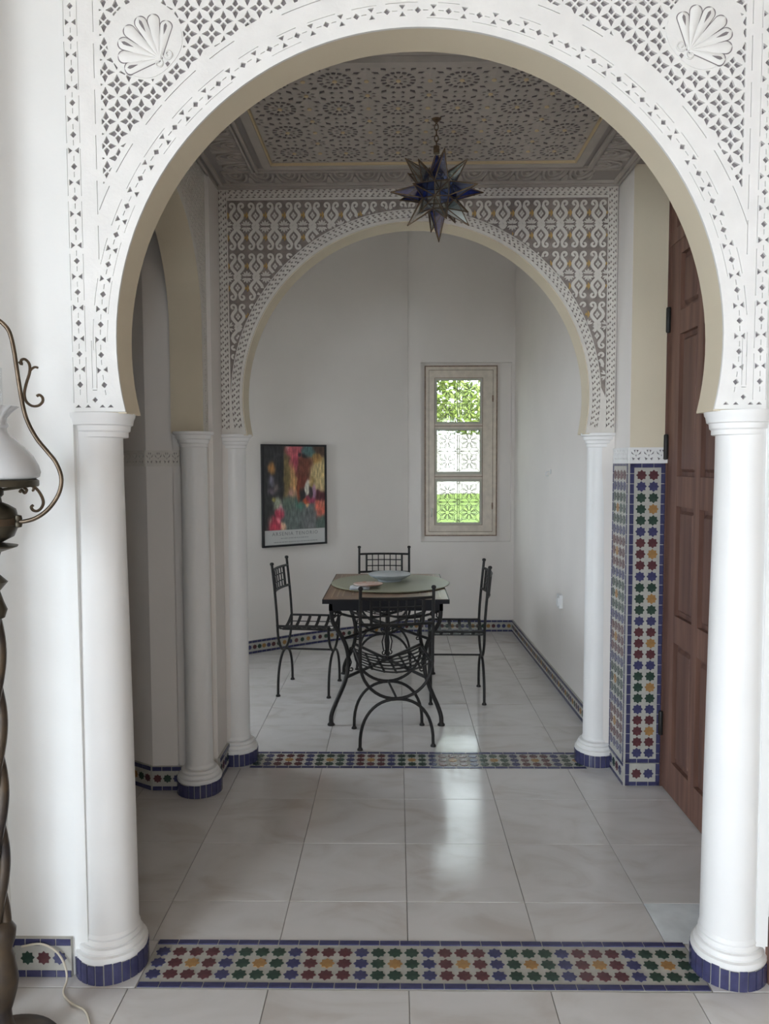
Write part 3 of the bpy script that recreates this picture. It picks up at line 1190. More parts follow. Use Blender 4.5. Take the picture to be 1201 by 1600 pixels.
def cell_holes(w, h):
    hs = []

    def pol(r, a):
        return (r*cos(a), r*sin(a))
    for k in range(16):                      # ring of wedges inside the circle
        a = 2*pi*k/16
        g = .15
        hs.append([pol(.042, a-g*.95), pol(.059, a-g*1.05), pol(.061, a), pol(.059, a+g*1.05), pol(.042, a+g*.95)])
    for k in range(8):                       # inner petals
        a = 2*pi*k/8+pi/8
        hs.append([pol(.013, a), pol(.026, a-.28), pol(.038, a), pol(.026, a+.28)])
    for k in range(16):                      # outer halo of leaves
        a = 2*pi*(k+.5)/16
        if k % 4 in (0, 3):
            hs.append([pol(.075, a), pol(.084, a-.105), pol(.0955, a), pol(.084, a+.105)])
        else:
            hs.append([pol(.075, a), pol(.090, a-.115), pol(.110, a), pol(.090, a+.115)])
    for sx in (-1, 1):                       # corner stars, one quarter in each cell
        for sy in (-1, 1):
            cx, cy = sx*w/2, sy*h/2
            for q in (.25, .75):
                a = pi*q/2
                ux, uy = -sx*cos(a), -sy*sin(a)
                wx, wy = -uy*.0072, ux*.0072
                hs.append([(cx+ux*.012, cy+uy*.012), (cx+ux*.025+wx, cy+uy*.025+wy), (cx+ux*.036, cy+uy*.036), (cx+ux*.025-wx, cy+uy*.025-wy)])
    return hs


mb = MB()
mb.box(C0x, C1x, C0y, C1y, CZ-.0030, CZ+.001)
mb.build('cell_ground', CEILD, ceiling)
HW, HH = dx/2, dy/2
cellp = sheet('carved_cell', CEILW, [[(-HW, -HH), (HW, -HH), (HW, HH), (-HW, HH)]], cell_holes(dx, dy), FZ, CZ-.0065, CZ-.003, ceiling, back=False, sides_outer=False)
cellp.location = (C0x+HW, C0y+HH, 0)
dot = MB()
dot.prism([(.0085*cos(2*pi*i/8), .0085*sin(2*pi*i/8)) for i in range(8)], FZ, CZ-.0060, CZ-.010)
dot = dot.mesh('gilt_boss', YEL)
first = True
for i in range(NX):
    for j in range(NY):
        if not first:
            put(cellp.data, 'carved_cell', ceiling, (C0x+dx*(i+.5), C0y+dy*(j+.5), 0))
        first = False
        put(dot, 'gilt_boss', ceiling, (C0x+dx*(i+.5), C0y+dy*(j+.5), 0))
        if i and j:
            put(dot, 'gilt_boss', ceiling, (C0x+dx*i, C0y+dy*j, 0))
        if i:
            put(dot, 'gilt_boss', ceiling, (C0x+dx*i, C0y+dy*(j+.5), 0))
# border: frame of plain strips, yellow line, arcaded frieze


def rect_frame(name, x0, x1, y0, y1, w, z, mt):
    mb = MB()
    mb.box(x0, x1, y0, y0+w, z, CZ)
    mb.box(x0, x1, y1-w, y1, z, CZ)
    mb.box(x0, x0+w, y0+w, y1-w, z, CZ)
    mb.box(x1-w, x1, y0+w, y1-w, z, CZ)
    return mb.build(name, mt, ceiling)


e = 0.04
rect_frame('panel_frame', C0x-.045, C1x+.045, C0y-.045, C1y+.045, .035, CZ-.020, CEILW)
rect_frame('yellow_fillet', C0x-.009, C1x+.009, C0y-.009, C1y+.009, .007, CZ-.016, YEL)
rect_frame('frieze_fillet', C0x-.090, C1x+.090, C0y-.090, C1y+.090, .012, CZ-.014, CEILW)
rect_frame('frieze_fillet', C0x-.285, C1x+.255, C0y-.285, C1y+.265, .014, CZ-.014, CEILW)
rect_frame('frieze_fillet', C0x-.312, C1x+.272, C0y-.330, C1y+.285, .012, CZ-.018, CEILW)


def frieze_unit(w, h):
    mb = MB()
    mb.ribbon([(w*.42*cos(pi*i/12), h*.85*sin(pi*i/12)) for i in range(13)], .010, FZ, CZ, CZ-.010)
    mb.ribbon([(w*.25*cos(pi*i/10), h*.50*sin(pi*i/10)) for i in range(11)], .008, FZ, CZ, CZ-.008)
    for sx in (-1, 1):
        mb.prism([(sx*w*.44, h*.45), (sx*w*.5, h*.30), (sx*w*.5, h*.92), (sx*w*.36, h*.95)][::sx], FZ, CZ, CZ-.008)
    mb.prism([(-.012, h*.12), (0, 0.004), (.012, h*.12), (0, h*.34)], FZ, CZ, CZ-.009)
    mb.prism([(-w*.5, -.012), (w*.5, -.012), (w*.5, -.004), (-w*.5, -.004)], FZ, CZ, CZ-.009)
    return mb.mesh('frieze_arch', CEILW)


fu = frieze_unit(.12, .13)
for k in range(14):
    x = C0x-.19+.12*k
    put(fu, 'frieze_arch', ceiling, (x, C1y+.115, 0))
for k in range(9):
    y = C0y-.10+.12*k
    put(fu, 'frieze_arch', ceiling, (C0x-.115, y, 0), (0, 0, pi/2))
    put(fu, 'frieze_arch', ceiling, (C1x+.105, y, 0), (0, 0, -pi/2))

# ================================================================== ALCOVE SHELL
curve_pts = [(0.100, 6.722), (-0.16, 6.590), (-0.434, 6.432), (-0.715, 6.257), (-0.976, 6.060), (-1.180, 5.905), (-1.46, 5.66), (-1.70, 5.42), (-1.88, 5.20), (-1.97, 5.0)]


def catmull(P, n=6):
    out = []
    for i in range(len(P)-1):
        p0 = Vector(P[max(i-1, 0)])
        p1, p2 = Vector(P[i]), Vector(P[i+1])
        p3 = Vector(P[min(i+2, len(P)-1)])
        for k in range(n):
            t = k/n
            out.append(0.5*((2*p1)+(p2-p0)*t+(2*p0-5*p1+4*p2-p3)*t*t+(3*p1-p0-3*p2+p3)*t**3))
    out.append(Vector(P[-1]))
    return out


CW = [tuple(p) for p in catmull(curve_pts, 6)]
mb = MB()
vs, fs = [], []
for x, y in CW:
    vs += [(x, y, 0), (x, y, 3.6)]
for i in range(len(CW)-1):
    fs.append((2*i, 2*i+1, 2*i+3, 2*i+2))
mb.add(vs, fs)
wall_curved = struct(mb.build('wall_curved', WALLA, smooth=50), 'curved pale wall of the alcove behind the framed poster', 'wall')
# hidden side wall with a window opening (x = -1.97)
wall_side = sheet('wall_alcove_side', WALLA, [[(3.84, 0), (5.0, 0), (5.0, 3.6), (3.84, 3.6)]], [[(4.34, .95), (4.88, .95), (4.88, 1.90), (4.34, 1.90)]], FX, -1.97, -2.1)
struct(wall_side, 'side wall of the alcove hidden behind the left columns', 'wall')

WY = 6.730
NX0, NX1, NZ0, NZ1 = 0.215, 1.005, 0.80, 2.365
wall_back = sheet('wall_back', WALLA, [[(0.100, 0), (1.06, 0), (1.06, 3.6), (0.100, 3.6)]], [[(NX0, NZ0), (NX1, NZ0), (NX1, NZ1), (NX0, NZ1)]], FY, WY, WY+.038)
struct(wall_back, 'flat end wall of the alcove around the latticed window', 'wall')
mb = MB()
mb.add([(0.1, 6.72, 0), (0.1, WY, 0), (0.1, WY, 3.6), (0.1, 6.72, 3.6)], [(0, 1, 2, 3)])
mb.build('wall_step', WALLA, wall_back)
WX0, WX1, WZ0, WZ1 = 0.254, 0.878, 0.855, 2.335
wb2 = sheet('niche_wall', WALLA, [[(0.05, 0), (1.2, 0), (1.2, 3.6), (0.05, 3.6)]], [[(WX0, WZ0), (WX1, WZ0), (WX1, WZ1), (WX0, WZ1)]], FY, WY+.036, WY+.26, wall_back)
mb = MB()
mb.add([(1.088, 3.84, 0), (1.030, 6.80, 0), (1.030, 6.80, 3.6), (1.088, 3.84, 3.6)], [(0, 1, 2, 3)])
mb.add([(1.188, 3.84, 0), (1.130, 6.80, 0), (1.130, 6.80, 3.6), (1.188, 3.84, 3.6)], [(3, 2, 1, 0)])
wall_alcove_right = struct(mb.build('wall_alcove_right', WALLA), 'grey white right wall of the dining alcove', 'wall')
mb = MB()
mb.box(-2.4, 1.5, 3.72, 7.1, 3.6, 3.72)
ceiling_alcove = struct(mb.build('ceiling_alcove', WALLA), 'plain ceiling of the dining alcove, out of view', 'ceiling')


# ------------------------------------------------------------------ baseboards
def baseboard(name, label, p0, p1, h, colours, pitch, off, R, face_out=0.012, el=.05):
    p0, p1 = Vector((p0[0], p0[1], 0)), Vector((p1[0], p1[1], 0))
    d = (p1-p0)
    L = d.length
    d.normalize()
    n = Vector((d.y, -d.x, 0))
    m = frame_of(p0+n*face_out, d, (0, 0, 1))
    nst = int((L-off*.9)/pitch)+1
    row = ''.join(colours[i % len(colours)] for i in range(nst))
    o = mosaic_panel(name, None, m, L, h, [row], pitch, .05, off, h*.5, R, 'tb', h*.19, el, thick=face_out)
    struct(o, label, 'baseboard')
    return o


baseboard('baseboard_front', 'short star mosaic baseboard beside the floor lamp', (-1.125, 2.136), (-0.947, 2.136), 0.117, 'gmb', 0.047, 0.050, 0.0205)
baseboard('baseboard_lobby', 'star mosaic baseboard on the angled lobby wall', (-1.262, 3.497), (-1.118, 3.410), 0.112, 'gogm', 0.042, 0.020, 0.019)
baseboard('baseboard_jamb', 'star mosaic baseboard left of the side arch column', (-1.118, 3.410), (-0.985, 3.412), 0.112, 'mgb', 0.045, 0.024, 0.020)
baseboard('baseboard_left', 'short star mosaic baseboard between the two left inner columns', (-0.842, 3.50), (-0.842, 3.695), 0.112, 'gmb', 0.045, 0.022, 0.020)
baseboard('baseboard_back', 'star mosaic baseboard below the latticed window', (0.100, WY), (1.034, WY), 0.104, 'gombbom', 0.0455, 0.028, 0.0195)
baseboard('baseboard_right', 'star mosaic baseboard along the right alcove wall', (1.031, WY), (1.088, 3.86), 0.104, 'gmbo', 0.0455, 0.028, 0.0195)
# curved wall: many short straight pieces under one baseboard
bcv = empty('baseboard_curved', (0, 0, 0))
struct(bcv, 'star mosaic baseboard along the curved poster wall', 'baseboard')
k = 0
for i in range(0, len(CW)-1, 2):
    a, b = Vector(CW[min(i+2, len(CW)-1)]), Vector(CW[i])
    d = (b-a)
    L = d.length
    if L < .01:
        continue
    d.normalize()
    n = Vector((d.y, -d.x))
    m = frame_of((a.x+n.x*.012, a.y+n.y*.012, 0), (d.x, d.y, 0), (0, 0, 1))
    nst = max(1, round(L/.0455))
    row = ''.join('bmgo'[(k+q) % 4] for q in range(nst))
    k += nst
    mosaic_panel('baseboard_segment', bcv, m, L, .104, [row], L/nst, .05, L/nst/2, .052, .0195, 'tb', .020, .05, thick=.012)

# ------------------------------------------------------------------ window
win = empty('window_1', ((WX0+WX1)/2, WY+.041, WZ0))
struct(win, 'narrow cream painted window with three latticed panes', 'window')
ww, wh = WX1-WX0, WZ1-WZ0


def wbar(name, x0, x1, z0, z1, y0, y1, mt, par=win):
    mb = MB()
    mb.box(x0-ww/2, x1-ww/2, y0, y1, z0, z1)
    return mb.build(name, mt, par)


def wrect(name, x0, x1, z0, z1, w, y0, y1, mt, par=win):
    mb = MB()
    for a in ((x0, x1, z0, z0+w), (x0, x1, z1-w, z1), (x0, x0+w, z0+w, z1-w), (x1-w, x1, z0+w, z1-w)):
        mb.box(a[0]-ww/2, a[1]-ww/2, y0, y1, a[2], a[3])
    return mb.build(name, mt, par)


wrect('frame', 0, ww, 0, wh, .030, -.020, .03, FRAMEW)
wrect('frame_edge', -.006, ww+.006, -.006, wh+.006, .010, -.024, .0, FRAMEB)
wrect('frame_joint', .028, ww-.028, .028, wh-.028, .007, -.010, .03, FRAMEB)
for nm, b in (('casement_stile', (.034, .084, .034, wh-.034)), ('casement_stile', (.500, ww-.034, .034, wh-.034)), ('casement_rail', (.084, .500, .034, .094)), ('casement_rail', (.084, .500, wh-.104, wh-.034))):
    wbar(nm, b[0], b[1], b[2], b[3], -.014, .03, FRAMEW)
wrect('casement_edge', .080, .504, .090, wh-.098, .004, -.0155, -.010, FRAMEB)
PX = (0.354-WX0, 0.738-WX0)
PZ = [(0.964-WZ0, 1.333-WZ0), (1.412-WZ0, 1.783-WZ0), (1.850-WZ0, 2.217-WZ0)]
for z in ((PZ[0][1]+PZ[1][0])/2, (PZ[1][1]+PZ[2][0])/2):
    wbar('glazing_bar', .084, .500, z-.020, z+.020, -.012, .03, FRAMEW)
    wbar('bar_groove', .084, .500, z-.003, z+.003, -.0135, -.010, FRAMEB)
FW2 = mat('window_pale_bead', (0.55, 0.54, 0.46), rough=.6)
gm = None


def grille_mesh(w, h):
    """four interlaced rosettes of thin bars"""
    mb = MB()
    f = FY
    T = .0046
    cw, ch = w/2, h/2
    for i in range(2):
        for j in range(2):
            cx, cz = cw*(i+.5), ch*(j+.5)
            r0, r1, r2 = .020, .052, .090
            n = 8
            mb.ribbon([(cx+r0*cos(2*pi*k/12), cz+r0*sin(2*pi*k/12)) for k in range(13)], T, f, -.004, .004)
            for k in range(n):
                a = 2*pi*k/n+pi/8
                b = a+2*pi/n
                pm = (a+b)/2
                mb.ribbon([(cx+r0*cos(a), cz+r0*sin(a)), (cx+r1*cos(a-.13), cz+r1*sin(a-.13)), (cx+(r1+.014)*cos(a), cz+(r1+.014)*sin(a)), (cx+r1*cos(a+.13), cz+r1*sin(a+.13)), (cx+r0*cos(a), cz+r0*sin(a))], T, f, -.004, .004)
                mb.ribbon([(cx+(r1+.012)*cos(a), cz+(r1+.012)*sin(a)), (cx+r2*cos(pm), cz+r2*sin(pm)), (cx+(r1+.012)*cos(b), cz+(r1+.012)*sin(b))], T, f, -.004, .004, 0, lambda x, z: 0 <= x <= w and 0 <= z <= h)
                mb.ribbon([(cx+r1*.95*cos(a), cz+r1*.95*sin(a)), (cx+r2*.78*cos(pm), cz+r2*.78*sin(pm)), (cx+r1*.95*cos(b), cz+r1*.95*sin(b))], T*.8, f, -.004, .004, 0, lambda x, z: 0 <= x <= w and 0 <= z <= h)
    inb = lambda x, z: -.001 <= x <= w+.001 and -.001 <= z <= h+.001
    for i in range(3):
        for j in range(3):
            cx, cz = cw*i, ch*j
            for k in range(8):
                a = 2*pi*k/8
                mb.ribbon([(cx+.012*cos(a), cz+.012*sin(a)), (cx+.040*cos(a-.2), cz+.040*sin(a-.2)), (cx+.052*cos(a), cz+.052*sin(a)), (cx+.040*cos(a+.2), cz+.040*sin(a+.2)), (cx+.012*cos(a), cz+.012*sin(a))], T*.8, f, -.004, .004, 0, inb)
    for t in (0.5,):
        mb.ribbon([(w*t-.008, 0), (w*t-.008, h)], T, f, -.004, .004)
        mb.ribbon([(w*t+.008, 0), (w*t+.008, h)], T, f, -.004, .004)
        mb.ribbon([(0, h*t), (w, h*t)], T, f, -.004, .004)
    for a in (T/2, w-T/2):
        mb.ribbon([(a, 0), (a, h)], T, f, -.004, .004)
    for a in (T/2, h-T/2):
        mb.ribbon([(0, a), (w, a)], T, f, -.004, .004)
    return mb.mesh('pane_lattice', GRILLE)


gm = grille_mesh(PX[1]-PX[0], PZ[0][1]-PZ[0][0])
for z0, z1 in PZ:
    wrect('pane_bead', PX[0]-.020, PX[1]+.020, z0-.020, z1+.020, .022, -.002, .03, FW2)
    p = wbar('pane', PX[0], PX[1], z0, z1, .018, .021, PANE)
    g = put(gm, 'pane_lattice', p, (PX[0]-ww/2, .010, z0))
mb = MB()
mb.tube([(-ww/2+.055, -.030, .24), (-ww/2+.058, -.036, .20), (-ww/2+.055, -.030, .165)], .006, 8)
mb.tube([(-ww/2+.055, -.016, .225), (-ww/2+.055, -.032, .225)], .008, 8)
mb.build('window_handle', mat('worn_nickel', (.45, .45, .38), rough=.4, metal=.6), win, smooth=40)
for z in (.26, 1.20):
    mb = MB()
    mb.lathe([(0, -.03), (.006, -.028), (.007, 0), (.006, .028), (0, .03)], 8, (ww/2-.034, -.02, z))
    mb.build('hinge', FRAMEB, win, smooth=40)

# ================================================================== MAIN ROOM SHELL (behind and beside the camera)
mb = MB()
mb.box(-2.8, XL, 1.90, 2.14, 0, 3.3)
wall_return = struct(mb.build('wall_return', PL), 'short return of the white wall at the far left edge', 'wall')
baseboard('baseboard_return', 'star mosaic baseboard on the short wall return at the left edge', (XL, 1.90), (XL, 2.122), 0.117, 'bmg', 0.047, 0.03, 0.0205)
wsl = sheet('wall_salon_left', SALON_DIM, [[(BACK_Y-.2, 0), (1.95, 0), (1.95, 3.3), (BACK_Y-.2, 3.3)]], [[(OPEN_LEFT[0], OPEN_LEFT[2]), (OPEN_LEFT[1], OPEN_LEFT[2]), (OPEN_LEFT[1], OPEN_LEFT[3]), (OPEN_LEFT[0], OPEN_LEFT[3])]], FX, -2.68, -2.8)
struct(wsl, 'left wall of the front room with a tall opening, out of view', 'wall')
mb = MB()
mb.box(2.68, 2.8, BACK_Y-.2, 2.2, 0, 3.3)
struct(mb.build('wall_salon_right', SALON_DIM), 'right wall of the front room, out of view', 'wall')
wb = sheet('wall_salon_back', SALON_DIM, [[(-2.8, 0), (2.8, 0), (2.8, 3.3), (-2.8, 3.3)]], [[(a, c), (b, c), (b, d), (a, d)] for a, b, c, d in OPEN_BACK], FY, BACK_Y, BACK_Y-.2)
struct(wb, 'wall behind the camera with two window openings', 'wall')
mb = MB()
mb.box(-2.8, 2.8, BACK_Y-.2, 2.3, 3.3, 3.42)
struct(mb.build('ceiling_salon', SALON_DIM), 'ceiling of the front room, darkened to bounce less light, out of view', 'ceiling')

# ================================================================== CHAIRS
def make_chair():
    r = empty('iron_chair')
    R_ = 0.0085
    W2 = 0.190
    yb, yf = -0.170, 0.160
    SEAT = 0.455

    def U(y):
        return [(W2*cos(a), y, SEAT+W2*sin(a)) for a in [pi+pi*i/20 for i in range(21)]]

    def lean(z):
        return yb-0.032*max(0, (z-SEAT)/.395)**1.3
    mb = MB()
    post_l = [(-W2, lean(z), z) for z in (.845, .78, .70, .62, .54)]
    post_r = [(W2, lean(z), z) for z in (.54, .62, .70, .78, .845)]
    mb.tube(post_l+U(yb)+post_r, R_, 8)
    mb.build('back_frame', IRON, r, smooth=50)
    mb = MB()
    mb.tube(U(yf), R_, 8)
    mb.build('front_frame', IRON, r, smooth=50)
    for y in (yb, yf):
        mb = MB()
        P = []
        for i in range(25):
            t = -1+2*i/24
            a = t*pi/2
            P.append(((W2+.004)*math.copysign(abs(sin(a))**.92, sin(a)), y, .010+.253*abs(cos(a))**.80))
        mb.tube(P, R_, 8)
        lg = mb.build('leg_arch', IRON, r, smooth=50)
        for sx in (-1, 1):
            ft = MB()
            ft.lathe([(.0, 0), (.015, 0), (.015, .006), (.010, .014), (.0, .014)], 10, (sx*(W2+.004), y, 0))
            ft.build('foot', IRON, lg, smooth=40)
    mb = MB()
    mb.tube([(0, yb, .265), (0, yf, .265)], .0065, 8)
    mb.build('stretcher', IRON, r, smooth=50)
    # finials
    for sx in (-1, 1):
        mb = MB()
        mb.lathe([(0, -.010), (.008, -.009), (.0125, -.003), (.0135, .003), (.009, .010), (0, .012)], 10, (sx*W2, lean(.85), .852))
        mb.build('finial', IRON, r, smooth=60)
    # back rest: bowed rails and grid

    def bow(x):
        return -0.030*(1-(x/W2)**2)

    def rail(z, rr, x1=W2):
        mb = MB()
        mb.tube([(x, lean(z)+bow(x), z) for x in [(-1+2*i/12)*x1 for i in range(13)]], rr, 6)
        return mb
    rail(.800, .0085).build('back_rail', IRON, r, smooth=50)
    rail(.664, .0085).build('back_rail', IRON, r, smooth=50)
    for z in (.7095, .755):
        rail(z, .0042, .135).build('back_lattice_bar', IRON, r, smooth=50)
    xs = [-.135+.27*i/6 for i in range(7)]
    for i, x in enumerate(xs):
        mb = MB()
        w = .0085 if i in (0, 6) else .0042
        mb.tube([(x, lean(.664)+bow(x), .664), (x, lean(.73)+bow(x), .73), (x, lean(.80)+bow(x), .80)], w, 6)
        mb.build('back_lattice_bar', IRON, r, smooth=50)
    # seat: side rods and sagging straps

    def sag(x):
        return SEAT-.052*(1-(x/W2)**2)
    for sx in (-1, 1):
        mb = MB()
        mb.tube([(sx*W2, yb, SEAT), (sx*W2, yf, SEAT)], .0075, 8)
        mb.build('seat_rod', IRON, r, smooth=50)
    for k in range(6):
        y = yb+(yf-yb)*k/5
        mb = MB()
        xs = [(-1+2*i/14)*W2 for i in range(15)]
        vs = []
        hw = .010
        for x in xs:
            z = sag(x)
            vs += [(x, y-hw, z), (x, y+hw, z), (x, y+hw, z+.004), (x, y-hw, z+.004)]
        fs = []
        for i in range(14):
            a = i*4
            for q in range(4):
                fs.append((a+q, a+(q+1) % 4, a+4+(q+1) % 4, a+4+q))
        fs += [(3, 2, 1, 0), (56, 57, 58, 59)]
        mb.add(vs, fs)
        mb.build('seat_strap', IRON, r)
    for k in range(5):
        x = (-1+2*(k+1)/6)*W2
        mb = MB()
        z = sag(x)
        mb.box(x-.006, x+.006, yb, yf, z-.004, z)
        mb.build('seat_strap', IRON, r)
    return r


chair = make_chair()
G = 'black wrought iron chairs around the table'
spots = [((-0.026, 4.095), radians(8.4), 'black iron chair with its back to the camera, nearest of the four'),
         ((-0.573, 4.997), radians(-90-6), 'black iron chair left of the table, below the framed poster'),
         ((0.372, 4.85), radians(90-1), 'black iron chair right of the table, seen edge-on before the window'),
         ((-0.095, 5.620), radians(180), 'black iron chair behind the table, only its back showing above')]
for i, ((x, y), rz, lab) in enumerate(spots):
    o = chair if i == 0 else copy_tree(chair)
    o.location = (x, y, 0)
    o.rotation_euler = (0, 0, rz)
    tag(o, lab, 'chair', G)

# ================================================================== TABLE
tbl = empty('dining_table', (-0.062, 4.815, 0))
tag(tbl, 'square-edged brown topped dining table on scrolled black iron legs', 'table')
TW, TL, TZ = 0.362, 0.510, 0.720
mb = MB()
mb.box(-TW, TW, -TL, TL, TZ-.026, TZ-.002)
mb.build('top_edge', DARKE, tbl)
mb = MB()
mb.box(-TW+.006, TW-.006, -TL+.006, TL-.006, TZ-.003, TZ)
top = mb.build('tabletop', WOODT, tbl)
for d in (.045, .075, .105, .16):
    mb = MB()
    w = .007
    a, b = TW-d, TL-d
    for q in ((-a, a, -b, -b+w), (-a, a, b-w, b), (-a, -a+w, -b+w, b-w), (a-w, a, -b+w, b-w)):
        mb.box(q[0], q[1], q[2], q[3], TZ, TZ+.0008)
    mb.build('inlay_frame', WOODT2, top)
mb = MB()
a, b = TW-.035, TL-.035
for q in ((-a, a, -b, -b+.02), (-a, a, b-.02, b), (-a, -a+.02, -b, b), (a-.02, a, -b, b)):
    mb.box(q[0], q[1], q[2], q[3], TZ-.072, TZ-.026)
mb.build('apron', DARKE, tbl)


def spir(cx, cz, r0, a0, turns, n=18, shrink=.8):
    return [(cx+r0*(1-shrink*i/n)*cos(a0+turns*2*pi*i/n), cz+r0*(1-shrink*i/n)*sin(a0+turns*2*pi*i/n)) for i in range(n+1)]


for sx in (-1, 1):
    for sy in (-1, 1):
        mb = MB()
        prof = [(.314, .66), (.313, .62), (.305, .575), (.282, .53), (.250, .47), (.228, .40), (.222, .33), (.232, .25), (.258, .18), (.290, .115), (.308, .07), (.314, .04), (.314, .008)]
        yo = [.46+(p[0]-.222)*.75 for p in prof]
        pts = catmull([(p[0], p[1]) for p in prof], 3)
        path = [(sx*p.x, sy*(.395+(p.x-.222)*(.72 if p.y > .33 else 1.5)), p.y) for p in pts]
        mb.tube(path, .0125, 8)
        lg = mb.build('leg', IRON, tbl, smooth=50)
        mb = MB()
        mb.lathe([(0, 0), (.021, 0), (.021, .007), (.014, .016), (0, .016)], 10, (sx*.314, sy*(.395+.092*1.5), 0))
        mb.build('foot', IRON, lg, smooth=40)
        yy = sy*.545
        mb = MB()
        mb.tube([(sx*x, sy*.455, z) for x, z in [(.305, .60)]+spir(.270, .625, .024, -.6, 1.1)], .0045, 6)
        mb.build('leg_scroll', IRON, lg, smooth=50)
        mb = MB()
        mb.tube([(sx*x, sy*.400, z) for x, z in spir(.205, .40, .018, 1.2, 1.1)[::-1]+[(.214, .36), (.204, .33)]+spir(.205, .29, .018, 1.2, -1.1)], .0042, 6)
        mb.build('leg_scroll', IRON, lg, smooth=50)
for z, r_ in ((.245, .010), (.47, .009)):
    for s in (-1, 1):
        mb = MB()
        xx = .228 if z < .3 else .25
        mb.tube([(-xx, -s*.41, z), (0, 0, z), (xx, s*.41, z)], r_, 8)
        mb.build('stretcher', IRON, tbl, smooth=50)
for s in (-1, 1):
    mb = MB()
    mb.tube([(x*.30, s*x*.45, .64-.11*(1-x*x)) for x in [-1+2*i/16 for i in range(17)]], .0075, 8)
    mb.build('curved_brace', IRON, tbl, smooth=50)
mb = MB()
mb.tube([(0, 0, .235), (0, 0, .60)], .010, 8)
cpost = mb.build('centre_post', IRON, tbl, smooth=50)
for k in range(4):
    a = k*pi/2+.4
    mb = MB()
    prof = spir(.026, .44, .016, 0, .9)[::-1]+[(.022, .40), (.034, .36), (.026, .31)]+spir(.020, .285, .016, 1.5, -.9)
    mb.tube([(x*cos(a), x*sin(a), z) for x, z in prof], .0038, 6)
    mb.build('post_scroll', IRON, cpost, smooth=50)

# ---- things on the table
T0 = TZ+.0008
TC = (-0.040, 4.870)
disc = empty('table_mat', (TC[0], TC[1], T0))
tag(disc, 'large round sage green mat lying over the tabletop', 'table mat')
mb = MB()
mb.lathe([(0, 0), (.355, 0), (.376, .004), (.378, .007), (.372, .0105), (.30, .0105), (0, .0105)], 56)
mb.build('mat_disc', MATG, disc, smooth=40)
mb = MB()
mb.lathe([(.366, .0108), (.3735, .0108), (.3785, .0075)], 56)
mb.build('mat_rim', mat('mat_rim_sage', (.28, .28, .20), rough=.5), disc, smooth=40)
bowl = empty('shallow_bowl', (-0.045, 4.93, T0+.0112))
tag(bowl, 'shallow grey blue ceramic bowl in the middle of the green mat', 'bowl')
mb = MB()
mb.lathe([(0, 0), (.078, 0), (.080, .004), (.082, .010), (.105, .020), (.130, .034), (.137, .042), (.139, .046), (.136, .047)], 44)
mb.build('bowl_body', CERA, bowl, smooth=40)
mb = MB()
mb.lathe([(.1362, .0468), (.126, .036), (.10, .024), (.06, .018), (0, .017)], 44)
mb.build('bowl_inside', CERB, bowl, smooth=60)
mb = MB()
mb.lathe([(0, 0), (.010, .002), (.012, .010), (.006, .018), (0, .02)], 12, (-.02, -.03, .019))
mb.build('dark_pebble', IRON, bowl, smooth=60)
nap = empty('folded_napkin', (-0.225, 4.615, T0+.0105))
tag(nap, 'crumpled white napkin under the small pink dish', 'napkin')
mb = MB()
n = 9
vs, fs = [], []
for i in range(n):
    for j in range(n):
        u, v = i/(n-1)-.5, j/(n-1)-.5
        z = .006+.006*sin(9*u+2)*cos(7*v)+(.010*max(0, -u))
        vs.append((u*.12, v*.10, z*(1 if abs(u) < .49 and abs(v) < .49 else .6)+.002))
for i in range(n-1):
    for j in range(n-1):
        fs.append((i*n+j, (i+1)*n+j, (i+1)*n+j+1, i*n+j+1))
b0 = len(vs)
vs += [(x, y, 0.0005) for x, y, z in vs]
fs += [tuple(reversed([q+b0 for q in f])) for f in fs]
mb.add(vs, fs)
mb.build('napkin_cloth', NAPK, nap, smooth=60)
dish = empty('small_dish', (-0.175, 4.66, T0+.022))
tag(dish, 'small oval pink patterned dish lying on the white napkin', 'dish')
mb = MB()
mb.lathe([(0, 0), (.05, 0), (.075, .006), (.083, .012), (.082, .0145), (.07, .010), (.04, .008), (0, .007)], 32, rad=lambda a, z: 1+.10*cos(2*a))
mb.build('dish_body', PINK, dish, smooth=50)

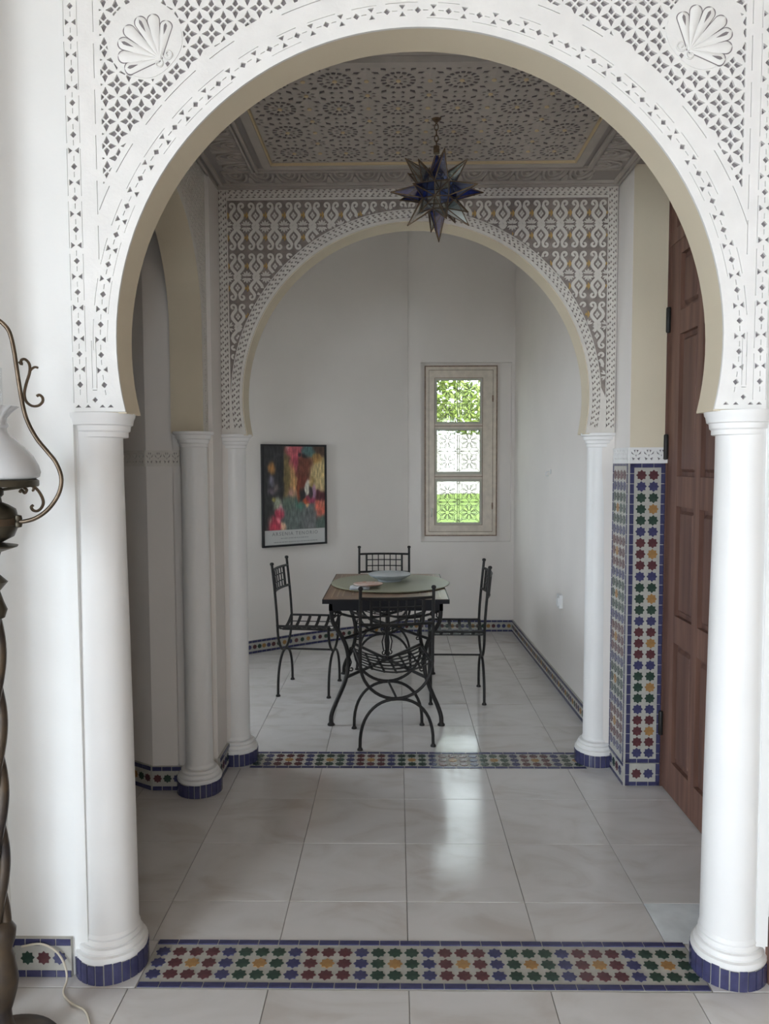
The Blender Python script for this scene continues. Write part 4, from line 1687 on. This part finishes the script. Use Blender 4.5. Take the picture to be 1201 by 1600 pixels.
# ================================================================== STAR LANTERN
LC = Vector((0.160, 3.01, 2.527))
lan = empty('star_lantern', LC)
tag(lan, 'many-pointed blue and clear glass star lantern hanging from the ceiling', 'lantern')
q = 1+sqrt(2)
import itertools
V26 = set()
for a, b, c in itertools.product((-1, 1), repeat=3):
    for p in set(itertools.permutations((1, 1, q))):
        V26.add((a*p[0], b*p[1], c*p[2]))
V26 = [Vector(v)*0.0265 for v in V26]
dirs = []
for d in itertools.product((-1, 0, 1), repeat=3):
    if d != (0, 0, 0):
        dirs.append(Vector(d).normalized())
Rm = Matrix.Rotation(radians(11), 3, 'Z') @ Matrix.Rotation(radians(5), 3, 'X') @ Matrix.Rotation(radians(-3), 3, 'Y')
for d in dirs:
    mxv = max(v.dot(d) for v in V26)
    face = [v for v in V26 if v.dot(d) > mxv-1e-5]
    c = sum(face, Vector())/len(face)
    ux = (face[0]-c).normalized()
    uy = d.cross(ux)
    face.sort(key=lambda v: atan2((v-c).dot(uy), (v-c).dot(ux)))
    nz = sum(1 for t in d if abs(t) > .1)
    L = {1: .182, 2: .172, 3: .160}[nz]
    tip = d*L
    isup = d.z > .95
    if isup:
        L = .150
        tip = d*L
    F = [Rm @ v for v in face]
    tp = Rm @ tip
    mb = MB()
    n = len(F)
    if isup:
        k_ = .80
        T = [v*(1-k_)+tp*k_ for v in F]
        mb.add(F+T, [(i, (i+1) % n, (i+1) % n+n, i+n) for i in range(n)]+[tuple(range(n, 2*n))])
    else:
        mb.add(F+[tp], [(i, (i+1) % n, n) for i in range(n)])
    blue = nz == 1 and abs(d.y) < .5 or (nz == 2 and abs(d.z) < .1) or (nz == 2 and d.y < -.1 and d.z > .1)
    gmx = BLUEG if blue else CLEARG
    rib = d.x > .5 and d.z < -.5 and abs(d.y) < .1
    if rib:
        gmx = RIBG
    sp = mb.build('glass_point', gmx, lan)
    cm = MB()
    for i in range(n):
        cm.tube([F[i], T[i] if isup else tp], .0022, 5)
        cm.tube([F[i], F[(i+1) % n]], .0022, 5)
    if not isup:
        cm.tube([tp*.93, tp*1.01], lambda t: .0052*(1-.6*t), 6)
    cm.build('solder_came', SOLDER, sp, smooth=50)
mb = MB()
top = Rm @ Vector((0, 0, .145))
mb.tube([(top.x, top.y, top.z-.005), (top.x, top.y, top.z+.022)], .012, 8)
mb.build('cap', SOLDER, lan, smooth=50)
for k in range(4):
    mb = MB()
    z = top.z+.030+k*.021
    P = []
    for i in range(14):
        a = 2*pi*i/14
        w, hgt = .007*cos(a), .013*sin(a)
        P.append((top.x+(w if k % 2 else 0), top.y+(0 if k % 2 else w), z+hgt))
    mb.tube(P, .0022, 5, closed=True)
    mb.build('chain_link', SOLDER, lan, smooth=50)
mb = MB()
zt = CZ-LC.z
mb.tube([(top.x, top.y, top.z+.108), (top.x, top.y, zt-.012)], .004, 6)
mb.lathe([(0.004, -.02), (.018, -.008), (.022, 0)], 14, (top.x, top.y, zt-.0))
mb.build('ceiling_hook', SOLDER, lan, smooth=50)

# ================================================================== POSTER
pa, pb = Vector((-1.072, 6.004)), Vector((-0.598, 6.338))
dv = (pb-pa)
PWD = dv.length
dv.normalize()
nv = Vector((dv.y, -dv.x))            # towards the room
mid = (pa+pb)/2+nv*.030
poster = empty('framed_poster', (mid.x, mid.y, 0.830))
poster.rotation_euler = (0, 0, atan2(dv.y, dv.x))
tag(poster, 'black framed abstract painting poster with a white lettered strip, on the curved wall', 'poster')
PH = 0.815
hw = PWD/2


def pbox(name, x0, x1, z0, z1, y0, y1, mt, par=poster):
    mb = MB()
    mb.box(x0, x1, y0, y1, z0, z1)
    return mb.build(name, mt, par)


fwid = .016
mb = MB()
for a in ((-hw, hw, 0, fwid), (-hw, hw, PH-fwid, PH), (-hw, -hw+fwid, fwid, PH-fwid), (hw-fwid, hw, fwid, PH-fwid)):
    mb.box(a[0], a[1], -.012, .012, a[2], a[3])
mb.build('frame', POSTFRAME, poster)
pbox('sheet', -hw+fwid*.8, hw-fwid*.8, fwid*.8, PH-fwid*.8, -.002, .008, PAPER)
# painting: fine grid with a colour per cell
gx, gz = 96, 114
ix0, ix1, iz0, iz1 = -hw+fwid, hw-fwid, .133, PH-fwid
rnd = random.Random(3)
# blobs in picture coordinates (x right, y down, 0..1): cx, cy, rx, ry, colour(sRGB 0-255), weight
BL = [(.5, .5, 9, 9, (92, 78, 68), .25),
      (.12, .30, .16, .45, (48, 48, 50), 2.2), (.20, .14, .14, .10, (70, 70, 72), 1.5), (.05, .75, .12, .35, (52, 54, 54), 2.0),
      (.13, .26, .055, .06, (186, 130, 70), 6), (.12, .40, .05, .07, (150, 145, 165), 4), (.19, .48, .05, .06, (125, 112, 110), 3), (.12, .53, .06, .05, (140, 120, 135), 3),
      (.28, .34, .045, .26, (40, 40, 42), 3.4), (.24, .13, .06, .03, (38, 38, 40), 3),
      (.36, .38, .06, .24, (120, 104, 66), 2.6), (.47, .40, .05, .22, (192, 150, 100), 2.8), (.44, .56, .07, .07, (190, 145, 130), 2.6),
      (.50, .06, .11, .07, (190, 96, 104), 3.2), (.50, .18, .06, .12, (170, 72, 90), 3.0), (.40, .03, .03, .04, (205, 150, 145), 2.6),
      (.58, .10, .03, .03, (38, 36, 38), 4), (.67, .12, .035, .04, (40, 38, 42), 3.4), (.74, .06, .10, .06, (80, 112, 112), 3.2), (.90, .04, .10, .06, (80, 60, 50), 2.6),
      (.66, .26, .12, .12, (112, 64, 50), 3.4), (.62, .42, .07, .12, (118, 58, 46), 3.2), (.56, .52, .03, .12, (140, 72, 45), 2.5),
      (.86, .14, .08, .06, (165, 125, 70), 2.8), (.90, .34, .14, .16, (196, 176, 126), 3.4), (.96, .46, .07, .12, (200, 180, 135), 2.8), (.80, .42, .04, .06, (150, 120, 70), 2.4),
      (.70, .50, .028, .07, (218, 214, 200), 6), (.63, .56, .05, .09, (42, 40, 42), 3.6), (.76, .56, .035, .07, (60, 48, 50), 3), (.82, .55, .03, .08, (170, 130, 160), 3.4),
      (.93, .60, .09, .07, (82, 38, 46), 3.8), (.76, .65, .07, .04, (150, 66, 90), 3), (.68, .67, .05, .03, (205, 95, 62), 4.4), (.70, .72, .02, .02, (225, 170, 120), 4),
      (.57, .72, .07, .05, (78, 128, 110), 3.2), (.50, .84, .20, .16, (102, 112, 108), 3.2), (.70, .88, .18, .14, (110, 112, 112), 3.2), (.40, .68, .10, .08, (96, 112, 100), 2.8),
      (.93, .76, .08, .10, (212, 112, 92), 3.8), (.96, .70, .06, .05, (205, 130, 105), 3), (.94, .92, .10, .08, (84, 100, 92), 3),
      (.20, .68, .06, .07, (170, 175, 150), 2.8), (.14, .64, .03, .03, (185, 175, 90), 3), (.26, .76, .04, .06, (200, 190, 185), 2.6),
      (.25, .80, .06, .06, (188, 62, 84), 4), (.17, .92, .09, .08, (190, 66, 84), 4.4), (.22, .88, .035, .05, (230, 150, 160), 4), (.31, .95, .05, .05, (220, 180, 150), 3.4), (.10, .90, .03, .06, (205, 180, 160), 2.2)]


def lin(c):
    c /= 255
    return c/12.92 if c < .04045 else ((c+.055)/1.055)**2.4


def pcol(x, y):
    n1 = noise.noise_vector(Vector((x*7, y*8, .3)))
    n2 = noise.noise_vector(Vector((x*24, y*15, 5.1)))
    x2 = x+n1.x*.028+n2.x*.016
    y2 = y+n1.y*.030+n2.y*.022
    s, R_, G_, B_ = 0, 0, 0, 0
    for cx, cy, rx, ry, c, w in BL:
        d = ((x2-cx)/rx)**2+((y2-cy)/ry)**2
        if d < 9:
            k = w*math.exp(-d*1.1)
            k = k*k
            s += k
            R_ += k*c[0]
            G_ += k*c[1]
            B_ += k*c[2]
    j = 1.05+.30*noise.noise(Vector((x*38, y*13, 2)))+rnd.uniform(-.05, .05)
    return tuple(min(1, lin(min(255, v/s*j))) for v in (R_, G_, B_))


mb = MB()
vs = []
for j in range(gz+1):
    for i in range(gx+1):
        vs.append((ix0+(ix1-ix0)*i/gx, -.0032, iz1+(iz0-iz1)*j/gz))
fs = [(j*(gx+1)+i, (j+1)*(gx+1)+i, (j+1)*(gx+1)+i+1, j*(gx+1)+i+1) for j in range(gz) for i in range(gx)]
mb.add(vs, fs)
PAINT = bpy.data.materials.new('poster_painting')
PAINT.use_nodes = True
at = PAINT.node_tree.nodes.new('ShaderNodeAttribute')
at.attribute_name = 'paint'
PAINT.node_tree.links.new(at.outputs['Color'], PAINT.node_tree.nodes['Principled BSDF'].inputs['Base Color'])
PAINT.node_tree.nodes['Principled BSDF'].inputs['Roughness'].default_value = .35
me = mb.mesh('painting_print', PAINT)
ca = me.color_attributes.new('paint', 'FLOAT_COLOR', 'CORNER')
for j in range(gz):
    for i in range(gx):
        c = pcol((i+.5)/gx, (j+.5)/gz)
        p = me.polygons[j*gx+i]
        for li in p.loop_indices:
            ca.data[li].color = (*c, 1)
put(me, 'painting_print', poster)


def text_mesh(name, body, size, x, z, y, mt, par):
    cu = bpy.data.curves.new(name, 'FONT')
    cu.body = body
    cu.size = size
    cu.align_x = 'CENTER'
    cu.space_character = 1.25
    cu.resolution_u = 2
    to = bpy.data.objects.new(name+'_tmp', cu)
    COL.objects.link(to)
    dg = bpy.context.evaluated_depsgraph_get()
    dg.update()
    me = bpy.data.meshes.new_from_object(to.evaluated_get(dg))
    bpy.data.objects.remove(to)
    me.materials.clear()
    me.materials.append(mt)
    o = put(me, name, par, (x, y, z), (pi/2, 0, 0))
    return o


text_mesh('lettering', 'ARSENIA TENORIO', .040, 0, .089, -.0036, INK, poster)
INK2 = mat('poster_faint_ink', (.36, .37, .36), rough=.6)
for z, x0, x1 in ((.066, -.13, .12), (.036, -.19, .19)):
    mb = MB()
    x = x0
    while x < x1:
        w = rnd.uniform(.006, .022)
        mb.box(x, x+w, -.0030, -.002, z-.0035, z+.0035)
        x += w+rnd.uniform(.003, .006)
    mb.build('small_print_line', INK2, poster)

# ================================================================== WALL FITTINGS
sx_ = 1.088-(4.934-3.84)/(6.8-3.84)*.058
sock = empty('light_switch', (sx_, 4.93, .555))
tag(sock, 'small white socket plate low on the right alcove wall', 'switch')
mb = MB()
mb.box(-.022, 0, -.042, .042, 0, .085)
mb.build('plate', PLASTIC, sock)
mb = MB()
mb.box(-.030, -.020, -.022, .022, .015, .066)
mb.build('rocker', PLASTIC, sock)
hx = 1.088-(5.28-3.84)/(6.8-3.84)*.058
hook = empty('wall_hook', (hx, 5.28, 1.40))
tag(hook, 'small white hook high on the right alcove wall', 'hook')
mb = MB()
mb.lathe([(0, 0), (.016, 0), (.016, .006), (0, .008)], 14)
o = mb.build('hook_plate', PLASTIC, hook, smooth=40, loc=(0, 0, .03))
o.rotation_euler = (0, -pi/2, 0)
mb = MB()
mb.tube([(0, 0, .03), (-.02, 0, .032), (-.034, 0, .022), (-.034, 0, .006), (-.024, 0, 0), (-.016, 0, .006)], .004, 6)
mb.build('hook_arm', PLASTIC, hook, smooth=50)

# ================================================================== OIL LAMP ON A TWISTED POLE
LX, LY = -0.990, 1.82
lamp = empty('floor_lamp', (LX, LY, 0))
lamp.rotation_euler = (0, radians(0.9), 0)
tag(lamp, 'brass oil-style floor lamp with an opal shade and twisted pole at the left edge', 'lamp')
mb = MB()
mb.lathe([(0, 0), (.135, 0), (.138, .010), (.132, .018), (.10, .028), (.06, .040), (.040, .055), (.0, .06)], 40)
mb.build('base', TWIST, lamp, smooth=40)
mb = MB()
mb.lathe([(.026, .05), (.030, .075), (.022, .10), (.020, .125), (.026, .145), (.034, .175), (.038, .205), (.034, .235), (.030, .262), (.024, .285), (.032, .31), (.034, .335), (.022, .355), (.0, .36)], 28)
mb.build('pole_foot', TWIST, lamp, smooth=50)
mb = MB()
for ph in (0, pi):
    P = []
    for i in range(81):
        z = .35+(1.14-.35)*i/80
        a = ph+2*pi*(z-.35)/.345+.6
        P.append((.0105*cos(a), .0105*sin(a), z))
    mb.tube(P, .0135, 10)
mb.build('twisted_pole', TWIST, lamp, smooth=60)
mb = MB()
mb.lathe([(.0, 1.11), (.022, 1.12), (.028, 1.14), (.020, 1.16), (.012, 1.185), (.030, 1.207), (.012, 1.225), (.010, 1.26), (.016, 1.28), (.052, 1.292), (.054, 1.296), (.018, 1.303), (.014, 1.31)], 28)
mb.build('pole_cap', DBRASS, lamp, smooth=40)
mb = MB()
mb.lathe([(0, 1.302), (.020, 1.304), (.046, 1.318), (.054, 1.338), (.0545, 1.368), (.050, 1.384), (.034, 1.394), (.020, 1.400), (.018, 1.412), (.024, 1.418), (.024, 1.432), (.012, 1.44)], 32)
mb.build('font', DBRASS, lamp, smooth=45)
mb = MB()
mb.lathe([(.055, 1.345), (.0562, 1.346), (.0562, 1.362), (.055, 1.363)], 32)
mb.build('font_band', BRASS, lamp, smooth=40)
mb = MB()
mb.lathe([(.088, 1.4385), (.101, 1.4385), (.1025, 1.442), (.1025, 1.453), (.098, 1.456), (.090, 1.456), (.088, 1.4385)], 48)
for k in range(3):
    a = k*2*pi/3+.3
    mb.tube([(.02*cos(a), .02*sin(a), 1.43), (.06*cos(a), .06*sin(a), 1.436), (.092*cos(a), .092*sin(a), 1.442)], .004, 6)
mb.build('shade_ring', DBRASS, lamp, smooth=40)
mb = MB()
crimp = lambda a, z: 1+(.06*sin(14*a) if z > 1.615 else 0)
mb.lathe([(.094, 1.456), (.104, 1.462), (.1065, 1.473), (.102, 1.490), (.090, 1.512), (.070, 1.535), (.048, 1.555), (.036, 1.567), (.033, 1.578), (.0375, 1.584), (.033, 1.592), (.034, 1.602), (.042, 1.616), (.052, 1.625), (.058, 1.630),
          (.055, 1.630), (.048, 1.622), (.038, 1.613), (.030, 1.602), (.029, 1.58), (.040, 1.556), (.085, 1.51), (.098, 1.475), (.092, 1.456)], 56, rad=crimp)
mb.build('shade', OPAL, lamp, smooth=50)
mb = MB()
mb.lathe([(.026, 1.45), (.034, 1.50), (.030, 1.56), (.0255, 1.62), (.0245, 1.72)], 28)
mb.build('chimney', CHIM, lamp, smooth=60)


def px(x, y):
    return (.029+x*.0015-(y-505)*.00005, 1.824-(y-505)*.001519)


ARM = [(-20, 496), (-8, 499), (3, 506), (13, 519), (20, 545), (27, 585), (35, 628), (43, 655), (58, 682), (75, 702), (90, 720), (99, 742), (98, 762), (90, 780), (76, 797), (58, 809), (40, 814), (27, 814)]
UP = [(29, 564), (33, 568), (32, 562), (38, 560), (45, 567), (46, 580), (41, 597), (38, 613), (41, 625), (50, 632), (60, 632), (67, 626), (67, 619), (62, 615), (58, 617)]
UP2 = [(45, 580), (49, 575), (54, 572), (59, 573)]
LOW = [(33, 768), (36, 764), (41, 769), (44, 764), (40, 760), (46, 757), (56, 759), (65, 768), (71, 781), (69, 791), (62, 797), (55, 796), (52, 791), (55, 788)]
LOW2 = [(55, 759), (55, 764), (53, 765)]
for sx in (1, -1):
    mb = MB()
    def to3(L, sx=sx):
        return [(sx*p.x, 0, p.y) for p in catmull([px(*q_) for q_ in L], 4)]
    mb.tube(to3(ARM), .0052, 8)
    am = mb.build('arm', BRASS, lamp, smooth=60)
    mb = MB()
    mb.tube(to3(UP), .0034, 6)
    mb.tube(to3(UP2), .003, 6)
    mb.build('arm_scroll', BRASS, am, smooth=60)
    mb = MB()
    mb.tube(to3(LOW), .0036, 6)
    mb.tube(to3(LOW2), .003, 6)
    mb.build('arm_scroll', BRASS, am, smooth=60)
    mb = MB()
    mb.lathe([(0, -.016), (.008, -.014), (.010, -.006), (.007, 0), (.010, .006), (.008, .014), (0, .016)], 12, (sx*.060, 0, 1.355))
    mb.build('arm_socket', DBRASS, am, smooth=50)

# power cord on the floor
mb = MB()
cp = [(-1.085, 2.112, .10), (-1.03, 2.112, .108), (-0.985, 2.110, .088), (-0.958, 2.104, .050), (-0.948, 2.092, .014), (-0.940, 2.05, .005), (-0.90, 2.01, .005), (-0.855, 1.985, .005), (-0.825, 1.945, .005), (-0.80, 1.88, .005), (-0.83, 1.80, .005)]
mb.tube([tuple(p) for p in catmull(cp, 5)], .0032, 7)
tag(mb.build('power_cord', CORD, None, smooth=60), 'thin cream power cord trailing from the baseboard over the floor', 'cord')

# wooden skirting on the wall right of the foreground arch
mb = MB()
mb.box(1.058, 2.66, 2.112, 2.1365, 0, 0.172)
mb.box(1.058, 2.66, 2.117, 2.1365, 0.172, 0.188)
struct(mb.build('baseboard_wood', WOODD), 'reddish wooden baseboard peeking out right of the foreground column', 'baseboard')

# ================================================================== GARDEN BEYOND THE WINDOW
mb = MB()
n = 24
vs, fs = [], []
for i in range(n+1):
    for j in range(n+1):
        x = -8+20*i/n
        y = 7.05+8.0*j/n
        t = (y-7.05)/8.0
        z = -.25+t*(1.14+.034*(x-1.4))+.03*sin(x*1.7)*t
        vs.append((x, y, z))
for i in range(n):
    for j in range(n):
        fs.append((i*(n+1)+j, (i+1)*(n+1)+j, (i+1)*(n+1)+j+1, i*(n+1)+j+1))
mb.add(vs, fs)
struct(mb.build('floor_lawn', GRASS, smooth=60), 'bright green lawn outside the alcove window', 'lawn')
gw = MB()
gw.box(-8, 12, 15.0, 15.3, -.5, 2.05)
struct(gw.build('wall_garden', GWALL), 'sunlit white garden wall beyond the lawn', 'wall')
mb = MB()
mb.box(-14, 18, BACK_Y-14, 24, -.7, -.5)
struct(mb.build('floor_ground', mat('terrace_stone', (.46, .43, .39), rough=.9, noise=.15, nscale=4)), 'garden ground around the house, out of view', 'ground')


def tree(x, y, z0, h, rad, label, seed):
    rn = random.Random(seed)
    t = empty('garden_tree', (x, y, z0))
    tag(t, label, 'tree', 'trees beyond the garden wall')
    mb = MB()
    mb.tube([(0, 0, 0), (.05, .02, h*.4), (0, .05, h*.75)], lambda q: .10*(1-.6*q), 8)
    mb.build('trunk', BARK, t, smooth=60)
    lf = MB()
    for k in range(1500):
        u, v, w = rn.gauss(0, 1), rn.gauss(0, 1), rn.gauss(0, 1)
        l = sqrt(u*u+v*v+w*w)
        r = rad*(rn.random()**.4)
        c = Vector((u/l*r, v/l*r, h*.72+w/l*r*.7))
        a = Vector((rn.uniform(-1, 1), rn.uniform(-1, 1), rn.uniform(-1, 1))).normalized()
        b = a.orthogonal().normalized()
        s = rn.uniform(.05, .11)
        lf.add([c-a*s, c+b*s*.5, c+a*s, c-b*s*.5], [(0, 1, 2, 3)])
    o = lf.build('foliage', LEAF, t)
    o['kind'] = 'stuff'


tree(0.35, 13.2, .45, 3.3, 1.15, 'leafy green tree filling the left of the top window pane', 1)
tree(1.9, 17.2, -.5, 4.2, 1.1, 'leafy green tree further right behind the garden wall', 2)
